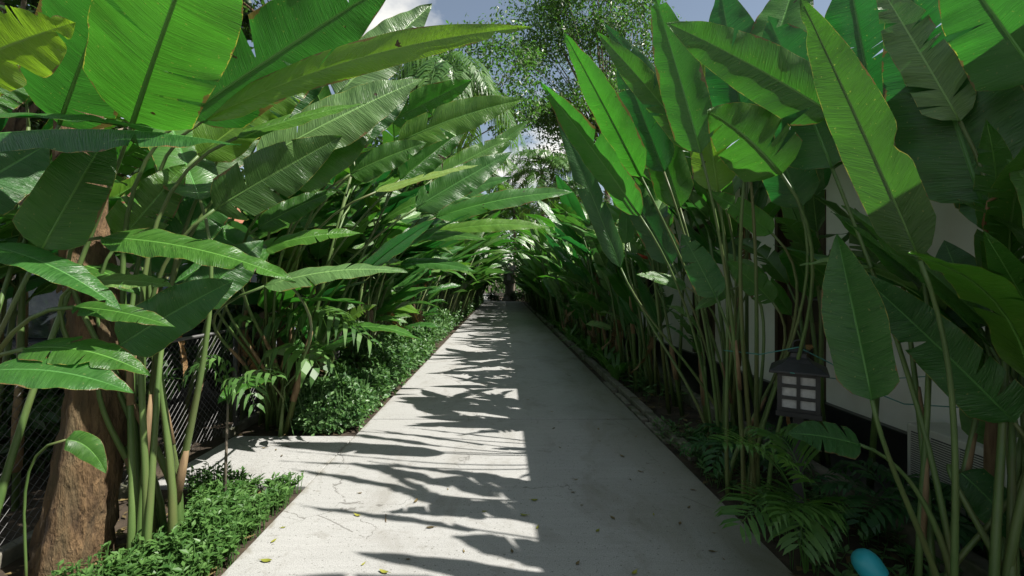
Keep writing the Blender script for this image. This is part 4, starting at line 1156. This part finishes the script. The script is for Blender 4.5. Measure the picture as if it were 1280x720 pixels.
def tree(base, hgt, blobc, blobr, nblob, nleaf, L, label, seed, trunk_r=.16, mat='tree_leaf', bark='bark_grey', lean=(0, 0), nm='leafy_tree'):
    rng = random.Random(seed); base = Vector(base)
    rt = empty(nm, base, label, 'tree', 'trees around the garden')
    top = base + Vector((lean[0], lean[1], hgt))
    bark_trunk([base - Vector((0, 0, .2)), base + (top - base) * .5 + Vector((rng.uniform(-.2, .2), 0, 0)), top], [trunk_r * 1.2, trunk_r * .85, trunk_r * .5], 10, .08, seed).build('trunk', bark, rt, True)
    blobs = []
    lm = MB()
    for k in range(nblob):
        d = rdir(rng); q = rng.random() ** .33
        c = Vector(blobc) + Vector((d.x * blobr[0], d.y * blobr[1], d.z * blobr[2])) * q
        s = rng.uniform(.22, .42) * min(blobr)
        blobs.append((c, Vector((s * 1.3, s * 1.3, s * .75))))
        if k % 2 == 0:
            m = top.lerp(c, .5) + Vector((0, 0, -.15)); st = base.lerp(top, rng.uniform(.6, 1))
            lm.tube([st, m, c], [trunk_r * .35, trunk_r * .16, .012], 5)
    lm.build('limbs', bark, rt, True)
    mb = MB(); crown_leaves(mb, blobs, nleaf, L, rng); mb.build('crown', mat, rt)
    return rt

# left trunk by the near clump
rt = empty('old_tree', (-2.22, 2.4, 0), 'thick rough brown tree trunk standing in the left bed', 'tree', 'trees around the garden')
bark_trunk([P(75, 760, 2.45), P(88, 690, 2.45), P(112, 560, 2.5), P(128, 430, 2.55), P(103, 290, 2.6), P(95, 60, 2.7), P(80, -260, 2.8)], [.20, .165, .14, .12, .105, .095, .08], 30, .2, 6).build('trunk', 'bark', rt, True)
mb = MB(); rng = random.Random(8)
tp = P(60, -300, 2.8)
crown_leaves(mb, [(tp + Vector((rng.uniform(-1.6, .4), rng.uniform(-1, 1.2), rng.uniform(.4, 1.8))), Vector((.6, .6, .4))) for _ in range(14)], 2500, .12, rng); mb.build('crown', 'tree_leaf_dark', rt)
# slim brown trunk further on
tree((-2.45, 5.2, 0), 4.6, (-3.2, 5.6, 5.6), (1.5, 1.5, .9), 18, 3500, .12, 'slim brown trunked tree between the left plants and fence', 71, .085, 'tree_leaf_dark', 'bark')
# the tall leafy tree at the top centre
tree((8.4, 36, 0), 13, (6.5, 34, 18.5), (5.9, 5, 9), 110, 34000, .27, 'tall small leaved tree filling the sky at top centre', 72, .3)
tree((-3.4, 26, 0), 9, (-1.5, 25, 12.4), (4.2, 3.2, 4.0), 40, 9000, .24, 'tall leafy tree arching in from the left above path', 73, .24)
tree((8.5, 24, 0), 8, (7.0, 24, 9.5), (3.6, 3, 3.5), 40, 8000, .22, 'bushy tree rising behind the house roof on the right', 74, .2)
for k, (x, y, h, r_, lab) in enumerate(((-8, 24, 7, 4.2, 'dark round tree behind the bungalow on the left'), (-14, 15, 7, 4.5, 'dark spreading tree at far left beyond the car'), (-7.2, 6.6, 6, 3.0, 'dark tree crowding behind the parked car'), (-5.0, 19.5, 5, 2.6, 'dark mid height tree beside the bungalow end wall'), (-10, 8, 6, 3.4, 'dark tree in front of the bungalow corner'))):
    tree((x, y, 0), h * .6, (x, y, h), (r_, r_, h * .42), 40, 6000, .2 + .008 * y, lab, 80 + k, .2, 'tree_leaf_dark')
# background woods at the end of the path
rng = random.Random(17); mb = MB(); bl = []
for _ in range(170):
    x = rng.uniform(-26, 26); y = rng.uniform(46, 66); z = rng.uniform(0.6, 12.5)
    bl.append((Vector((x, y, z)), Vector((2.4, 2, 1.5))))
crown_leaves(mb, bl, 24000, .6, rng)
tag(mb.build('woods', 'tree_leaf'), 'mass of sunlit trees closing the view beyond the path', 'woods', None, 'stuff')

def palm(base, top, nf, FL, LL, label, seed, r_=.13, mat='palm_leaf', hang=.5, droop=.55, nleaf=34, W=.05):
    rng = random.Random(seed); base = Vector(base); top = Vector(top)
    rt = empty('palm_tree', base, label, 'palm', 'palms beyond the plants')
    mid = base.lerp(top, .5) + Vector((.15, 0, 0))
    bark_trunk([base, mid, top], [r_ * 1.2, r_, r_ * .8], 12, .06, seed).build('trunk', 'bark_grey', rt, True)
    for k in range(nf):
        a = k * 2.4 + rng.uniform(-.3, .3); el = rng.uniform(-.1, 1.15)
        d = Vector((math.cos(a), math.sin(a), 0)); L = FL * rng.uniform(.8, 1.1)
        p1 = top + d * L * .5 * math.cos(el) + Vector((0, 0, L * .5 * math.sin(el) + .1)); p2 = top + d * L * (.55 + .35 * math.cos(el)) + Vector((0, 0, L * (.75 * math.sin(el) - droop)))
        mb = MB(); frond(mb, top, p1, p2, nleaf, LL, W, rng, hang=hang, rachis=.025, fwd=.6, start=.15); mb.build('frond', mat, rt)
    return rt
palm((-2.7, 15.5, 0), (-1.9, 15, 8.2), 20, 3.0, .75, 'feathery palm with hanging fronds above the left plants', 91, hang=.95, droop=.9, nleaf=46)
palm((2.6, 31, 0), (2.6, 30, 8.8), 22, 4.2, .95, 'pale feathery palm low in the sky gap', 92, hang=.6, nleaf=40, W=.07)
palm((0.9, 40, 0), (1.0, 39.5, 8.2), 20, 4.6, 1.0, 'feathery palm straight beyond the end of the path', 95, hang=.55, nleaf=40, W=.085)
palm((-2.8, 22, 0), (-1.6, 21, 6.6), 18, 3.2, .75, 'lower feathery palm leaning out over the left tunnel leaves', 96, hang=.6, nleaf=40, W=.055)
palm((4.6, 27, 0), (3.8, 26, 6.2), 16, 3.4, .8, 'shorter palm rising behind the right tunnel leaves', 93, hang=.5, nleaf=36, W=.07)
palm((-2.0, 41, 0), (-1.4, 41, 7.6), 16, 4.2, .9, 'distant palm beyond the stone lantern', 94, hang=.5, nleaf=36, W=.08)

# ------------------------------------------------------------------ stone lantern at the end of the path
sx_, sy_ = P(636, 350, 37.2).x, 37.2
st = empty('stone_lantern', (sx_, sy_, 0), 'grey stone lantern with wide mushroom cap at the end of path', 'stone lantern')
b = MB(); b.lathe((sx_, sy_, 0), [(.55, -.1), (.55, .18), (.42, .24), (.40, .45), (.24, .5)], 20); b.build('base', 'stone', st, True)
b = MB(); b.lathe((sx_, sy_, 0), [(.34, .5), (.30, .9), (.30, 1.3), (.38, 1.4)], 16); b.build('post', 'stone', st, True)
b = MB(); b.lathe((sx_, sy_, 0), [(.46, 1.40), (.50, 1.48), (.46, 1.54)], 8); b.build('platform', 'stone', st)
lb = MB(); lb.lathe((sx_, sy_, 0), [(.44, 1.54), (.44, 2.34)], 6); lo = lb.build('light_box', 'stone', st)
b = MB(); b.box(sx_ - .14, sx_ + .14, sy_ - .45, sy_ - .39, 1.68, 2.2); b.build('window', 'frost', lo)
b = MB(); b.lathe((sx_, sy_, 0), [(.36, 2.34), (1.0, 2.36), (1.02, 2.46), (.80, 2.66), (.45, 2.84), (.16, 2.95), (.10, 3.0)], 24); b.build('cap', 'stone', st, True)
b = MB(); b.lathe((sx_, sy_, 0), [(.07, 3.0), (.09, 3.05), (.08, 3.1), (.02, 3.16)], 14); b.build('finial', 'stone', st, True)
rng = random.Random(31)
for k, (x, y) in enumerate(((-.75, 37.3), (1.6, 37.4), (2.4, 38.2), (.6, 38.8), (-.3, 36.9) if False else (1.0, 37.0))):
    mb = MB(); crown_leaves(mb, [(Vector((x + rng.uniform(-.35, .35), y + rng.uniform(-.3, .3), .15 + rng.uniform(0, .5))), Vector((.38, .38, .3))) for _ in range(9)], 1100, .13, rng)
    for q in range(5): mb.tube([(x, y, -.02), (x + rng.uniform(-.3, .3), y, .5)], .01, 4)
    tag(mb.build('shrub', 'tree_leaf_dark'), ['dark clipped shrub left of the stone lantern', 'dark clipped shrub right of the stone lantern', 'dark shrub farthest right at the path end', 'dark shrub directly behind the stone lantern', 'low dark shrub touching the stone lantern base on its right'][k], 'shrub', 'shrubs around the stone lantern')

rng = random.Random(77)
for k, (x, y, z, r_) in enumerate(((-3.35, 5.6, .75, .55), (-3.5, 8.3, .9, .75), (-3.4, 10.8, .9, .8), (-3.3, 3.6, .55, .4))):  # dark shrubs added to shade the car area and screen the bungalow
    mb = MB(); crown_leaves(mb, [(Vector((x + rng.uniform(-r_, r_) * .7, y + rng.uniform(-r_, r_) * 1.2, z + rng.uniform(-.5, .9) * r_)), Vector((r_, r_, r_ * .8)) * .45) for _ in range(16)], 2600, .12, rng)
    for q in range(7): mb.tube([(x, y, -.03), (x + rng.uniform(-.4, .4) * r_, y + rng.uniform(-.5, .5) * r_, z)], .012, 4)
    tag(mb.build('shrub', 'tree_leaf_dark'), ['added dark shrub behind the wire fence beside the side path', 'added dark shrub behind the fence nearer the bungalow', 'added dark bushy shrub at the far end of the wire fence', 'small added dark shrub between fence and parked car'][k], 'shrub', 'shrubs added behind the fence for shade')

# ------------------------------------------------------------------ light
S = Vector((1.0, -0.25, 1.28)).normalized()
el = math.asin(S.z); az = math.atan2(S.x, S.y)
sun = bpy.data.lights.new('sun', 'SUN'); sun.energy = 4.45; sun.angle = R(0.53); sun.color = (1.0, 0.955, 0.89)
so = bpy.data.objects.new('sun', sun); col.objects.link(so); so.location = (20, 10, 30)
so.rotation_euler = (-S).to_track_quat('-Z', 'Y').to_euler()
w = bpy.data.worlds.new('World'); scene.world = w; w.use_nodes = True
nt = w.node_tree; g = NT(nt)
for n_ in list(nt.nodes): nt.nodes.remove(n_)
out = nt.nodes.new('ShaderNodeOutputWorld'); bg = nt.nodes.new('ShaderNodeBackground')
sky = nt.nodes.new('ShaderNodeTexSky'); sky.sky_type = 'NISHITA'; sky.sun_disc = False
sky.sun_elevation = el; sky.sun_rotation = az; sky.air_density = 1.0; sky.dust_density = 0.6; sky.ozone_density = 1.2
tc = g.n('ShaderNodeTexCoord'); sp_ = g.n('ShaderNodeSeparateXYZ'); g.l(tc.outputs['Generated'], sp_.inputs[0])
den = g.math('ADD', g.math('MAXIMUM', sp_.outputs[2], 0.0), 0.18)
cm = g.n('ShaderNodeCombineXYZ'); g.l(g.math('DIVIDE', sp_.outputs[0], den), cm.inputs[0]); g.l(g.math('DIVIDE', sp_.outputs[1], den), cm.inputs[1])
cl = g.noise(g.mapping(cm.outputs[0], (1, 1, 1), (3.1, 0.9, 0)), 1.7, 9, 0.58, 0.25)
clm = g.ramp(cl, [(0.50, (.04, .04, .04)), (0.68, (1, 1, 1))])
c = g.mix(clm, g.mix(1.0, sky.outputs[0], (1.12, 1.0, 0.86), 'MULTIPLY'), (9.5, 9.2, 8.4))
g.l(c, bg.inputs['Color']); bg.inputs['Strength'].default_value = 0.063
g.l(bg.outputs[0], out.inputs[0])

scene.view_settings.view_transform = 'Standard'
scene.view_settings.look = 'None'
scene.view_settings.gamma = 1.0
scene.view_settings.use_curve_mapping = False
scene.view_settings.exposure = 1.16
scene.cycles.max_bounces = 8
scene.cycles.diffuse_bounces = 5
scene.cycles.transmission_bounces = 4
print('objects', len(bpy.data.objects))
